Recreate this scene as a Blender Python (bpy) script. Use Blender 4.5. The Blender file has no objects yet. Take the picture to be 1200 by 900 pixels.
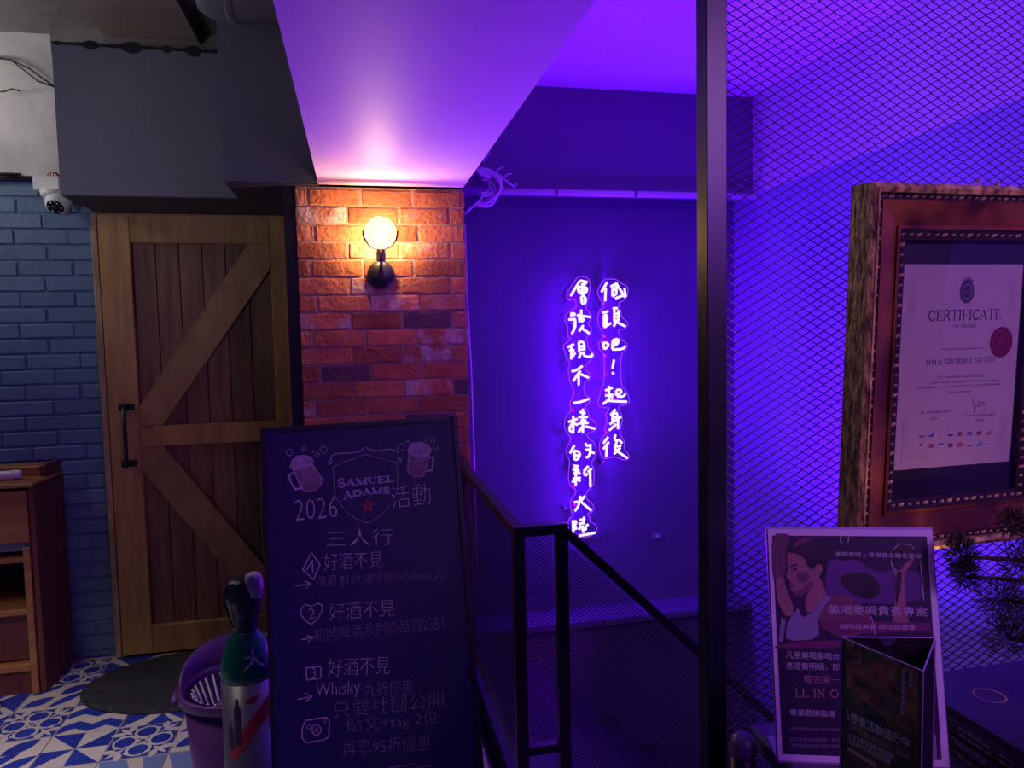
import bpy, bmesh, math, random
from math import sin, cos, tan, pi, radians, sqrt
from mathutils import Vector, Matrix
random.seed(7)
sc = bpy.context.scene
C = sc.collection

# ------------------------------------------------------------------ camera
F = 850.0
CAM = Vector((0, 0, 1.45))
YAW, PITCH, ROLL = radians(12), radians(3.9), radians(1.2)
_f0 = Vector((sin(YAW), cos(YAW), 0)); _u0 = Vector((0, 0, 1)); _r = Vector((cos(YAW), -sin(YAW), 0))
FW = _f0*cos(PITCH) - _u0*sin(PITCH); _u = _u0*cos(PITCH) + _f0*sin(PITCH)
RT = _r*cos(ROLL) - _u*sin(ROLL); UP = _u*cos(ROLL) + _r*sin(ROLL)
cam = bpy.data.cameras.new('camera'); co = bpy.data.objects.new('camera', cam); C.objects.link(co)
cam.sensor_width = 36; cam.lens = 36*F/1200; cam.clip_start = .02
co.matrix_world = Matrix(((RT.x, UP.x, -FW.x, CAM.x), (RT.y, UP.y, -FW.y, CAM.y), (RT.z, UP.z, -FW.z, CAM.z), (0, 0, 0, 1)))
sc.camera = co

# ------------------------------------------------------------------ view, world and lights
sc.view_settings.view_transform = 'Standard'; sc.view_settings.look = 'None'
sc.view_settings.exposure = 0.0; sc.view_settings.gamma = 1.0
w = bpy.data.worlds.new('world'); sc.world = w; w.use_nodes = True
w.node_tree.nodes['Background'].inputs[0].default_value = (.16, 0, 1, 1)
w.node_tree.nodes['Background'].inputs[1].default_value = 0.035
PURPLE = (.14, 0.0, 1.0)

def light(name, kind, loc, power, col, size=.1, aim=None, size_y=None, spread=None, spot=None):
    l = bpy.data.lights.new(name, kind); l.energy = power; l.color = col
    o = bpy.data.objects.new(name, l); C.objects.link(o); o.location = loc
    if kind == 'AREA':
        l.size = size
        if size_y: l.shape = 'RECTANGLE'; l.size_y = size_y
        if spread: l.spread = spread
    else:
        l.shadow_soft_size = size
    if kind == 'SPOT' and spot: l.spot_size = spot; l.spot_blend = .6
    if aim: o.rotation_euler = (Vector(aim)-Vector(loc)).to_track_quat('-Z', 'Y').to_euler()
    return o
# white lamps of the bar room to the left, out of the frame, plus a cool fill
light('room_ceiling_light', 'AREA', (-1.6, 1.5, 2.6), 5.5, (1, .90, .80), .4, (-1.4, 2.25, 0), .4, radians(54))
light('room_corner_light', 'POINT', (-2.1, 3.20, 2.42), 12, (1, .91, .80), .10)
light('panel_fill_light', 'AREA', (-1.7, 1.1, 1.7), 1.0, (.85, .86, 1), .4, (-1.0, 3.2, 2.35), .4, radians(60))  # added fill that brightens the front of the grey box
# dim room lamp behind the photographer, and an added violet fill
light('room_lamp_light', 'AREA', (1.3, -.9, 2.3), 1.7, (1, .60, .36), .6, (.95, .9, 1.3), .6, radians(70))
light('violet_fill_light', 'AREA', (1.5, -.9, 2.2), 22, (.26, 0, 1), .8, (.5, 1.8, .9), .8)
# violet fill lights added in the stairwell, without fixtures
light('stairwell_fill_light', 'AREA', (1.35, 2.5, .35), 28, (.125, 0, 1), .4, (1.88, 2.35, 2.2), .4, radians(135))  # fill for the violet light on the right wall and ceiling
light('soffit_fill_light', 'AREA', (1.0, 2.96, .5), 11, (.28, 0, 1), .35, (.3, 1.9, 2.03), .35, radians(125))  # fill for the violet light on the soffit underside

# ------------------------------------------------------------------ pixel rays (1200 x 900) -> points on real planes
def ray(px, py): return FW + RT*((px-600)/F) + UP*((450-py)/F)
def atY(px, py, y): d = ray(px, py); return CAM + d*(y/d.y)
def atZ(px, py, z): d = ray(px, py); return CAM + d*((z-CAM.z)/d.z)
class Pose:
    def __init__(s, o, ex=(1, 0, 0), up=(0, 0, 1)):
        s.o = Vector(o); s.ex = Vector(ex).normalized(); s.up = Vector(up).normalized(); s.n = s.ex.cross(s.up)  # n points to the viewer (-Y)
    def __call__(s, u, v, w=0): return s.o + s.ex*u + s.up*v + s.n*w
    def uv(s, px, py):
        d = ray(px, py); t = (s.o-CAM).dot(s.n)/d.dot(s.n); p = CAM + d*t - s.o
        return (p.dot(s.ex), p.dot(s.up))
def yawtilt(o, ya, ti, ro=0):
    ex = Vector((cos(ya), sin(ya), 0)); n = Vector((sin(ya), -cos(ya), 0)); up = Vector((0, 0, 1))*cos(ti) - n*sin(ti)
    ex, up = ex*cos(ro)-up*sin(ro), up*cos(ro)+ex*sin(ro)
    return Pose(o, ex, up)
W0 = Pose((0, 0, 0))     # note: for W0, (u, v, w) = (x, z, -y)

# ------------------------------------------------------------------ materials
def mat(name, col, rough=.6, metal=0, col2=None, nscale=8, bump=0, bscale=40, stretch=(1, 1, 1), emit=None, estr=0, spec=.5, rnd=0, lo=.35, hi=.7, bump2=0):
    m = bpy.data.materials.new(name); m.use_nodes = True; nt = m.node_tree; N = nt.nodes; L = nt.links
    b = N['Principled BSDF']; b.inputs['Roughness'].default_value = rough; b.inputs['Metallic'].default_value = metal
    b.inputs['Specular IOR Level'].default_value = spec
    c4 = (*col, 1); b.inputs['Base Color'].default_value = c4
    need = col2 is not None or bump or rnd
    if need:
        tc = N.new('ShaderNodeTexCoord'); mp = N.new('ShaderNodeMapping'); mp.inputs['Scale'].default_value = stretch
        oi = N.new('ShaderNodeObjectInfo'); ad = N.new('ShaderNodeVectorMath'); ad.operation = 'ADD'
        sc_ = N.new('ShaderNodeVectorMath'); sc_.operation = 'SCALE'; sc_.inputs['Scale'].default_value = 13 if rnd else 0
        cx = N.new('ShaderNodeCombineXYZ'); L.new(oi.outputs['Random'], cx.inputs[0]); L.new(oi.outputs['Random'], cx.inputs[2]); L.new(cx.outputs[0], sc_.inputs[0])
        L.new(tc.outputs['Object'], ad.inputs[0]); L.new(sc_.outputs[0], ad.inputs[1]); L.new(ad.outputs[0], mp.inputs[0])
    out = None
    if col2 is not None:
        n = N.new('ShaderNodeTexNoise'); n.inputs['Scale'].default_value = nscale; n.inputs['Detail'].default_value = 6
        L.new(mp.outputs[0], n.inputs['Vector'])
        r = N.new('ShaderNodeValToRGB'); r.color_ramp.elements[0].position = lo; r.color_ramp.elements[1].position = hi
        r.color_ramp.elements[0].color = c4; r.color_ramp.elements[1].color = (*col2, 1)
        L.new(n.outputs['Fac'], r.inputs['Fac']); out = r.outputs['Color']
    if rnd:
        hs = N.new('ShaderNodeHueSaturation')
        mr = N.new('ShaderNodeMapRange'); mr.inputs['To Min'].default_value = 1-rnd; mr.inputs['To Max'].default_value = 1+rnd
        L.new(oi.outputs['Random'], mr.inputs['Value']); L.new(mr.outputs[0], hs.inputs['Value'])
        if out: L.new(out, hs.inputs['Color'])
        else: hs.inputs['Color'].default_value = c4
        out = hs.outputs['Color']
    if out: L.new(out, b.inputs['Base Color'])
    if bump:
        n = N.new('ShaderNodeTexNoise'); n.inputs['Scale'].default_value = bscale; n.inputs['Detail'].default_value = 8
        L.new(mp.outputs[0], n.inputs['Vector'])
        bp = N.new('ShaderNodeBump'); bp.inputs['Strength'].default_value = bump; bp.inputs['Distance'].default_value = .01
        L.new(n.outputs['Fac'], bp.inputs['Height']); L.new(bp.outputs[0], b.inputs['Normal'])
    if emit:
        b.inputs['Emission Color'].default_value = (*emit, 1); b.inputs['Emission Strength'].default_value = estr
    return m
def clear_mat(name, tint=(1, 1, 1), gloss=.08, rough=.05):
    m = bpy.data.materials.new(name); m.use_nodes = True; nt = m.node_tree; nt.nodes.clear()
    o = nt.nodes.new('ShaderNodeOutputMaterial'); mx = nt.nodes.new('ShaderNodeMixShader'); t = nt.nodes.new('ShaderNodeBsdfTransparent'); g = nt.nodes.new('ShaderNodeBsdfGlossy')
    t.inputs[0].default_value = (*tint, 1); g.inputs['Roughness'].default_value = rough; mx.inputs[0].default_value = gloss
    nt.links.new(t.outputs[0], mx.inputs[1]); nt.links.new(g.outputs[0], mx.inputs[2]); nt.links.new(mx.outputs[0], o.inputs[0]); return m
def brick_mat():
    m = mat('red_brick', (.42, .11, .045), .88, 0, (.62, .22, .09), 9, .9, 60, rnd=.32)
    nt = m.node_tree; N = nt.nodes; L = nt.links; b = N['Principled BSDF']
    src = b.inputs['Base Color'].links[0].from_socket
    oi = N.new('ShaderNodeObjectInfo'); tc = N.new('ShaderNodeTexCoord'); n = N.new('ShaderNodeTexNoise'); n.inputs['Scale'].default_value = 14; n.inputs['Detail'].default_value = 8
    ad = N.new('ShaderNodeVectorMath'); ad.operation = 'ADD'; L.new(tc.outputs['Object'], ad.inputs[0]); L.new(oi.outputs['Location'], ad.inputs[1]); L.new(ad.outputs[0], n.inputs['Vector'])
    # lime bloom on some bricks, burnt headers on a few
    m1 = N.new('ShaderNodeMath'); m1.operation = 'MULTIPLY'; m1.inputs[1].default_value = 7.31
    m2 = N.new('ShaderNodeMath'); m2.operation = 'FRACT'; L.new(oi.outputs['Random'], m1.inputs[0]); L.new(m1.outputs[0], m2.inputs[0])
    mr = N.new('ShaderNodeMapRange'); mr.inputs['From Min'].default_value = .62; mr.inputs['From Max'].default_value = .9; L.new(m2.outputs[0], mr.inputs['Value'])
    nr = N.new('ShaderNodeMapRange'); nr.inputs['From Min'].default_value = .42; nr.inputs['From Max'].default_value = .62; L.new(n.outputs['Fac'], nr.inputs['Value'])
    mu = N.new('ShaderNodeMath'); mu.operation = 'MULTIPLY'; L.new(mr.outputs[0], mu.inputs[0]); L.new(nr.outputs[0], mu.inputs[1])
    mx = N.new('ShaderNodeMix'); mx.data_type = 'RGBA'; L.new(mu.outputs[0], mx.inputs[0]); L.new(src, mx.inputs[6]); mx.inputs[7].default_value = (.62, .42, .36, 1)
    L.new(mx.outputs[2], b.inputs['Base Color'])
    return m

M = {}
M['brick'] = brick_mat()
M['brick_dark'] = mat('burnt_brick', (.10, .05, .07), .9, 0, (.18, .08, .08), 12, .8, 60)
M['mortar'] = mat('mortar', (.36, .20, .15), .95, 0, (.50, .34, .27), 30, .6, 120)
M['blue'] = mat('blue_painted_brick', (.095, .165, .275), .55, 0, (.135, .215, .34), 5, .35, 50, rnd=.08)
M['bluemortar'] = mat('blue_painted_joint', (.075, .135, .235), .7, 0, (.10, .175, .285), 9, .4, 60)
M['concrete'] = mat('bare_concrete', (.52, .51, .50), .9, 0, (.80, .78, .76), 3.5, .5, 14)
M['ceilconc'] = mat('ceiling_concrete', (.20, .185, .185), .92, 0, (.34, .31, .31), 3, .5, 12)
M['greypanel'] = mat('grey_satin_board', (.17, .165, .20), .45, 0, (.19, .185, .22), 2.5, .03, 30)
M['soffit'] = mat('pale_satin_board', (.74, .57, .70), .55, 0, (.78, .61, .74), 2, .05, 60, spec=.14)
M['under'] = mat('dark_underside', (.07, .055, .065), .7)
M['darkwall'] = mat('dark_wall_paint', (.12, .11, .19), .75, 0, (.14, .13, .215), 2, .05, 40)
M['beam'] = mat('dark_beam_paint', (.16, .13, .22), .75)
M['whitewall'] = mat('white_wall_paint', (.80, .78, .82), .75, 0, (.86, .84, .88), 2, .05, 40)
M['uppwall'] = mat('dimmed_wall_white', (.68, .64, .76), .75, 0, (.74, .70, .82), 2, .05, 40)  # the white wall paint again, darkened for the weaker light up there
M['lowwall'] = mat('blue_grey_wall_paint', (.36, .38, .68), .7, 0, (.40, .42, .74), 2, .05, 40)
M['pipe'] = mat('white_pipe', (.8, .8, .82), .4)
M['black'] = mat('black_satin_metal', (.018, .018, .022), .32, .0)
M['blackmesh'] = mat('dark_expanded_metal', (.03, .03, .04), .38, .6)
M['darkfloor'] = mat('dark_stair_coating', (.03, .03, .04), .6)
M['wood_frame'] = mat('door_frame_wood', (.34, .165, .05), .55, 0, (.50, .27, .085), 5, .18, 30, (6, 6, .6), rnd=.12)
M['wood_plank'] = mat('door_plank_wood', (.15, .065, .035), .58, 0, (.27, .125, .06), 5, .2, 30, (7, 7, .5), rnd=.22)
M['wood_brace'] = mat('brace_wood', (.31, .155, .055), .55, 0, (.43, .235, .085), 5, .18, 30, (3, 3, 1.2), rnd=.08)
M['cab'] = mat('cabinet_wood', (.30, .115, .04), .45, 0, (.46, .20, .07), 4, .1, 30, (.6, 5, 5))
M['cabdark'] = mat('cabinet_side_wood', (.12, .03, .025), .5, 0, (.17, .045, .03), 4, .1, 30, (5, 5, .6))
M['dark'] = mat('shadow_black', (.01, .01, .014), .8)
M['white'] = mat('white_plastic', (.82, .82, .8), .4)
M['lens'] = mat('black_lens', (.01, .01, .012), .12)
M['chrome'] = mat('dull_metal', (.55, .55, .57), .3, 1)
M['chalkboard'] = mat('chalkboard_black', (.013, .013, .075), .5, 0, (.018, .018, .095), 6, .03, 60)
M['chalkframe'] = mat('board_black_frame', (.02, .02, .03), .4)
M['chalk'] = mat('chalk', (.34, .29, .36), .9, 0, (.62, .56, .66), 90, lo=.3, hi=.6)
M['chalkdim'] = mat('faint_chalk', (.16, .13, .19), .9, 0, (.34, .29, .38), 90, lo=.3, hi=.6)
M['logo'] = mat('sticker_print', (.46, .42, .6), .6)
M['red'] = mat('red_print', (.55, .03, .05), .5)
M['foam'] = mat('chalk_foam', (.30, .25, .32), .9, 0, (.5, .43, .5), 60, lo=.3, hi=.6)
M['beer'] = mat('chalk_beer', (.18, .12, .15), .9, 0, (.32, .23, .26), 50, lo=.3, hi=.6)
M['mat'] = mat('dark_braided_mat', (.016, .015, .022), .9, 0, (.035, .034, .045), 30, .5, 120)
M['grout'] = mat('tile_grout', (.33, .28, .25), .9)
M['tile'] = mat('cream_glaze', (.50, .45, .41), .35, 0, (.57, .52, .47), 3, rnd=.05)
M['tileblue'] = mat('cobalt_glaze', (.015, .03, .27), .35, 0, (.025, .05, .34), 6)
M['tilesoft'] = mat('soft_blue_glaze', (.14, .20, .42), .35)
M['tilebase'] = mat('floor_screed', (.25, .22, .22), .8)
M['alu'] = mat('brushed_aluminium', (.30, .29, .30), .36, .75, (.36, .35, .36), 6, .05, 60, (.3, .3, 60))
M['green'] = mat('green_enamel', (.006, .13, .075), .25)
M['wrap'] = mat('black_plastic_wrap', (.03, .025, .045), .2, 0, None, 8, .9, 26)
M['wraplight'] = mat('clear_plastic_wrap', (.5, .47, .5), .25, 0, (.15, .13, .16), 30, .9, 40)
M['purple'] = mat('purple_plastic', (.10, .028, .17), .33)
M['purple2'] = mat('dark_purple_plastic', (.07, .02, .12), .4)
M['gold'] = mat('worn_gilt_wood', (.15, .075, .03), .42, 0, (.72, .50, .14), 40, .5, 60, (2.2, 2.2, .9), lo=.38, hi=.66)
M['goldbead'] = mat('gilt_bead', (.75, .55, .25), .25, .3)
M['darkbead'] = mat('dark_ornament', (.035, .02, .025), .35, .2)
M['brown'] = mat('brown_lacquer', (.07, .016, .008), .3, 0, (.34, .11, .03), 11, .05, 30, lo=.4, hi=.72)
M['matboard'] = mat('black_mount', (.015, .012, .02), .5)
M['paper'] = mat('certificate_paper', (.46, .38, .36), .8, 0, (.50, .42, .38), 3)
M['ink'] = mat('dark_ink', (.06, .035, .08), .7)
M['inklight'] = mat('pale_ink', (.38, .30, .33), .8)
M['seal'] = mat('red_seal', (.16, .01, .03), .5)
M['flag_r'] = mat('flag_red', (.4, .05, .08), .7); M['flag_b'] = mat('flag_blue', (.08, .08, .3), .7); M['flag_w'] = mat('flag_white', (.55, .5, .55), .7)
M['posterborder'] = mat('poster_white_border', (.82, .62, .86), .6)
M['posterdark'] = mat('poster_dark_print', (.028, .012, .05), .5, 0, (.05, .02, .085), 4)
M['postermid'] = mat('poster_violet_print', (.16, .045, .26), .5, 0, (.09, .03, .17), 5)
M['posterwarm'] = mat('poster_warm_print', (.20, .08, .13), .6, 0, (.12, .04, .10), 8)
M['skin'] = mat('poster_skin_print', (.40, .17, .19), .6, 0, (.30, .10, .15), 7)
M['skindk'] = mat('poster_skin_shade_print', (.22, .05, .12), .6)
M['hair'] = mat('poster_hair_print', (.022, .010, .025), .6, 0, (.06, .025, .05), 30)
M['shirt'] = mat('poster_shirt_print', (.34, .25, .44), .6, 0, (.24, .16, .34), 12)
M['band'] = mat('poster_band_print', (.20, .02, .13), .6)
M['lettering'] = mat('poster_white_lettering', (.62, .5, .66), .6)
M['letterdim'] = mat('poster_dim_lettering', (.34, .2, .38), .6)
M['letterred'] = mat('poster_red_lettering', (.5, .2, .3), .6)
M['acrylic'] = clear_mat('clear_acrylic', (.97, .97, .98), .02, .04)
M['glass'] = clear_mat('picture_glass', (.95, .95, .96), .035, .02)
M['signacrylic'] = clear_mat('sign_acrylic', (.96, .95, 1), .03, .1)
M['acryledge'] = mat('acrylic_edge', (.45, .35, .6), .3)
M['card'] = mat('tent_card_print', (.012, .010, .018), .6, 0, (.02, .012, .02), 6, spec=.08)
M['flame'] = mat('tent_card_picture', (.02, .006, .012), .45, 0, (.55, .12, .09), 60, lo=.40, hi=.72, spec=.08)
M['counter'] = mat('counter_laminate', (.10, .07, .13), .35, 0, (.13, .09, .16), 5)
M['box'] = mat('black_card_box', (.02, .017, .03), .38)
M['boxline'] = mat('silver_print', (.38, .34, .42), .5)
M['copper'] = mat('copper_print', (.38, .20, .15), .45)
M['needle'] = mat('pine_needles', (.02, .035, .012), .6, 0, (.05, .055, .02), 10)
M['bark'] = mat('bark', (.06, .035, .02), .9, 0, (.1, .06, .04), 20, .6, 60)
M['pot'] = mat('dark_glazed_pot', (.03, .02, .03), .25)
M['neon'] = mat('neon_core', (.2, .1, .3), .4, emit=(1, .80, 1), estr=1.25)
def front_emit(m):          # a neon flex shines through its front diffuser, its sides are violet
    nt = m.node_tree; N = nt.nodes; L = nt.links; b = N['Principled BSDF']
    g = N.new('ShaderNodeNewGeometry'); sx = N.new('ShaderNodeSeparateXYZ'); mr = N.new('ShaderNodeMapRange'); mr.inputs['From Min'].default_value = -.1; mr.inputs['From Max'].default_value = -.45
    mx = N.new('ShaderNodeMix'); mx.data_type = 'RGBA'; mx.inputs[6].default_value = (.18, .0, .8, 1); mx.inputs[7].default_value = (1, .80, 1, 1)
    L.new(g.outputs['Normal'], sx.inputs[0]); L.new(sx.outputs[1], mr.inputs['Value']); L.new(mr.outputs[0], mx.inputs[0]); L.new(mx.outputs[2], b.inputs['Emission Color'])
front_emit(M['neon'])
M['neonedge'] = mat('lit_acrylic_rim', (.1, .02, .2), .4, emit=(.48, .06, 1), estr=.95)
M['hatch'] = mat('rosy_hatch_board', (.28, .20, .20), .6, 0, (.35, .26, .25), 4, .05, 30)
M['cable'] = mat('grey_cable', (.22, .21, .24), .5)
M['cabledk'] = mat('black_cable', (.03, .03, .035), .5)
M['hose'] = mat('white_hose', (.7, .68, .74), .45)
M['bulb'] = mat('glowing_bulb', (1, .8, .5), .4, emit=(1, .62, .25), estr=26)
M['bulblens'] = None
M['jamb'] = mat('raw_jamb_wood', (.30, .19, .09), .7, 0, (.5, .36, .2), 9, .3, 40, (6, 6, .8))

def lens_mat():
    m = bpy.data.materials.new('ribbed_lamp_glass'); m.use_nodes = True; nt = m.node_tree; nt.nodes.clear(); N = nt.nodes; L = nt.links
    o = N.new('ShaderNodeOutputMaterial'); t = N.new('ShaderNodeBsdfTransparent'); g = N.new('ShaderNodeBsdfGlossy'); e = N.new('ShaderNodeEmission')
    m1 = N.new('ShaderNodeMixShader'); a = N.new('ShaderNodeAddShader'); g.inputs['Roughness'].default_value = .15; m1.inputs[0].default_value = .1
    tc = N.new('ShaderNodeTexCoord'); wv = N.new('ShaderNodeTexWave'); wv.inputs['Scale'].default_value = 70; wv.bands_direction = 'X'
    gr = N.new('ShaderNodeTexGradient'); gr.gradient_type = 'SPHERICAL'; mp = N.new('ShaderNodeMapping'); mp.inputs['Scale'].default_value = (11, 11, 11)
    L.new(tc.outputs['Object'], wv.inputs['Vector']); L.new(tc.outputs['Object'], mp.inputs[0]); L.new(mp.outputs[0], gr.inputs[0])
    mr = N.new('ShaderNodeMapRange'); mr.inputs['To Min'].default_value = .45; mr.inputs['To Max'].default_value = 1.0; L.new(wv.outputs['Fac'], mr.inputs['Value'])
    r2 = N.new('ShaderNodeMapRange'); r2.inputs['To Min'].default_value = .9; r2.inputs['To Max'].default_value = 5.0; L.new(gr.outputs['Fac'], r2.inputs['Value'])
    mu = N.new('ShaderNodeMath'); mu.operation = 'MULTIPLY'; L.new(mr.outputs[0], mu.inputs[0]); L.new(r2.outputs[0], mu.inputs[1])
    e.inputs[0].default_value = (1, .66, .28, 1); L.new(mu.outputs[0], e.inputs[1])
    L.new(t.outputs[0], m1.inputs[1]); L.new(g.outputs[0], m1.inputs[2]); L.new(m1.outputs[0], a.inputs[0]); L.new(e.outputs[0], a.inputs[1]); L.new(a.outputs[0], o.inputs[0]); return m
M['bulblens'] = lens_mat()

# ------------------------------------------------------------------ builders
def tag(o, label=None, cat=None, group=None, kind=None):
    for k, v in (('label', label), ('category', cat), ('group', group), ('kind', kind)):
        if v: o[k] = v
    return o
def empty(name, loc, label, cat, group=None):
    o = bpy.data.objects.new(name, None); C.objects.link(o); o.location = loc; o.empty_display_size = .05
    o['_l'] = 1; del o['_l']
    return tag(o, label, cat, group)
def world_loc(o):
    p = Vector((0, 0, 0))
    while o: p += o.location; o = o.parent
    return p
class MB:
    """collects geometry in world space; build() links it as ONE mesh object"""
    def __init__(s, pose=None): s.v = []; s.f = []; s.m = []; s.P = pose or (lambda x, y, z: Vector((x, y, z))); s.mi = 0
    def add(s, vs, fs, raw=False):
        n = len(s.v); s.v += [Vector(p) if raw else s.P(*p) for p in vs]; s.f += [tuple(i+n for i in f) for f in fs]; s.m += [s.mi]*len(fs); return s
    def box(s, a, b, raw=False):
        x0, y0, z0 = a; x1, y1, z1 = b
        return s.add([(x0, y0, z0), (x1, y0, z0), (x1, y1, z0), (x0, y1, z0), (x0, y0, z1), (x1, y0, z1), (x1, y1, z1), (x0, y1, z1)],
                     [(0, 3, 2, 1), (4, 5, 6, 7), (0, 1, 5, 4), (1, 2, 6, 5), (2, 3, 7, 6), (3, 0, 4, 7)])
    def tube(s, pts, r, n=8, caps=True, closed=False):
        pts = [s.P(*p) for p in pts]; N = len(pts); rs = r if isinstance(r, (list, tuple)) else [r]*N
        vs = []; prev = None
        for i, p in enumerate(pts):
            if closed: t = pts[(i+1) % N]-pts[i-1]
            else: t = pts[min(i+1, N-1)]-pts[max(i-1, 0)]
            t.normalize()
            if prev is None:
                a = Vector((0, 0, 1)) if abs(t.z) < .9 else Vector((1, 0, 0)); x = t.cross(a).normalized()
            else: x = (prev-t*prev.dot(t)).normalized()
            prev = x; y = t.cross(x)
            vs += [p+(x*cos(2*pi*k/n)+y*sin(2*pi*k/n))*rs[i] for k in range(n)]
        fs = []
        for i in range(N if closed else N-1):
            j = (i+1) % N
            for k in range(n): fs.append((i*n+k, i*n+(k+1) % n, j*n+(k+1) % n, j*n+k))
        if caps and not closed: fs += [tuple(range(n))[::-1], tuple((N-1)*n+k for k in range(n))]
        return s.add(vs, fs, True)
    def lathe(s, c, prof, n=32, axis=(0, 0, 1), cap=True, sx=1, sy=1):
        """prof: [(r, h)] round a world axis"""
        c = Vector(c); ax = Vector(axis).normalized(); a = Vector((1, 0, 0)) if abs(ax.x) < .9 else Vector((0, 1, 0))
        x = (a-ax*a.dot(ax)).normalized(); y = ax.cross(x); vs = []; fs = []
        for r, h in prof: vs += [c+ax*h+x*r*cos(2*pi*k/n)*sx+y*r*sin(2*pi*k/n)*sy for k in range(n)]
        for i in range(len(prof)-1):
            for k in range(n): fs.append((i*n+k, i*n+(k+1) % n, (i+1)*n+(k+1) % n, (i+1)*n+k))
        if cap: fs += [tuple(range(n))[::-1], tuple((len(prof)-1)*n+k for k in range(n))]
        return s.add(vs, fs, True)
    def prism(s, poly, w0, w1):
        n = len(poly)
        vs = [(u, v, w0) for u, v in poly]+[(u, v, w1) for u, v in poly]
        fs = [tuple(range(n))[::-1], tuple(range(n, 2*n))]+[(i, (i+1) % n, n+(i+1) % n, n+i) for i in range(n)]
        return s.add(vs, fs)
    def flat(s, poly, w): return s.add([(u, v, w) for u, v in poly], [tuple(range(len(poly)))])
    def line(s, pts, wd, w, closed=False):
        if closed: pts = list(pts)+[pts[0]]
        for (a, b), (c, d) in zip(pts[:-1], pts[1:]):
            L = sqrt((c-a)**2+(d-b)**2) or 1e-9; tx, ty = (c-a)/L*wd/2, (d-b)/L*wd/2; nx, ny = -ty, tx
            s.flat([(a-tx*.6+nx, b-ty*.6+ny), (a-tx*.6-nx, b-ty*.6-ny), (c+tx*.6-nx, d+ty*.6-ny), (c+tx*.6+nx, d+ty*.6+ny)], w)
        return s
    def build(s, name, mats, parent=None, smooth=False, kind=None, label=None, bevel=0, fix=False):
        me = bpy.data.meshes.new(name); off = world_loc(parent) if parent else Vector((0, 0, 0))
        if not parent and s.v and kind is None:
            pass
        me.from_pydata([p-off for p in s.v], [], s.f)
        for m_ in (mats if isinstance(mats, (list, tuple)) else [mats]): me.materials.append(m_)
        for p, i in zip(me.polygons, s.m): p.material_index = i; p.use_smooth = smooth
        if bevel or fix:
            bm = bmesh.new(); bm.from_mesh(me)
            if bevel: bmesh.ops.bevel(bm, geom=[e for e in bm.edges if e.calc_length() > bevel*2.2], offset=bevel, segments=1, affect='EDGES', clamp_overlap=True)
            bmesh.ops.recalc_face_normals(bm, faces=bm.faces); bm.to_mesh(me); bm.free()
        me.update(); o = bpy.data.objects.new(name, me); C.objects.link(o)
        if parent: o.parent = parent
        if kind: o['kind'] = kind
        if label: o['label'] = label
        return o
def centre_origin(o):
    """move a mesh's origin to its bounding-box centre (for per-piece texture and picking)"""
    vs = [v.co for v in o.data.vertices]; c = Vector([(min(v[i] for v in vs)+max(v[i] for v in vs))/2 for i in range(3)])
    o.data.transform(Matrix.Translation(-c)); o.location = o.location+c; return o
def wbox(a, b): return MB().box(a, b)
def struct(name, mb, m, **k): return mb.build(name, m, None, kind='structure', fix=True, **k)

_text_cache = {}
def text_geo(txt, bold=0):
    key = (txt, bold)
    if key not in _text_cache:
        cu = bpy.data.curves.new('t', 'FONT'); cu.body = txt; cu.size = 1; cu.resolution_u = 2; cu.offset = bold
        ob = bpy.data.objects.new('t', cu); C.objects.link(ob); dg = bpy.context.evaluated_depsgraph_get(); dg.update()
        me = bpy.data.meshes.new_from_object(ob.evaluated_get(dg)); vs = [(v.co.x, v.co.y) for v in me.vertices]; fs = [tuple(p.vertices) for p in me.polygons]
        bpy.data.objects.remove(ob); bpy.data.curves.remove(cu); bpy.data.meshes.remove(me); _text_cache[key] = (vs, fs)
    return _text_cache[key]
def text(mb, txt, p0, p1, h, w, bold=0, fn=None):
    """fit txt on the baseline p0 -> p1 (u, v), glyph height h"""
    vs, fs = text_geo(txt, bold)
    if not vs: return
    x0 = min(v[0] for v in vs); x1 = max(v[0] for v in vs); y0 = min(v[1] for v in vs); y1 = max(v[1] for v in vs)
    dx, dy = p1[0]-p0[0], p1[1]-p0[1]
    L = sqrt(dx*dx+dy*dy); up = (-dy/L, dx/L)
    out = []
    for x, y in vs:
        t = (x-x0)/(x1-x0); k = (y-y0)/(y1-y0)*h
        a, b = p0[0]+dx*t+up[0]*k, p0[1]+dy*t+up[1]*k
        out.append(fn(a, b, w) if fn else (a, b, w))
    mb.add(out, fs, raw=bool(fn))
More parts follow.
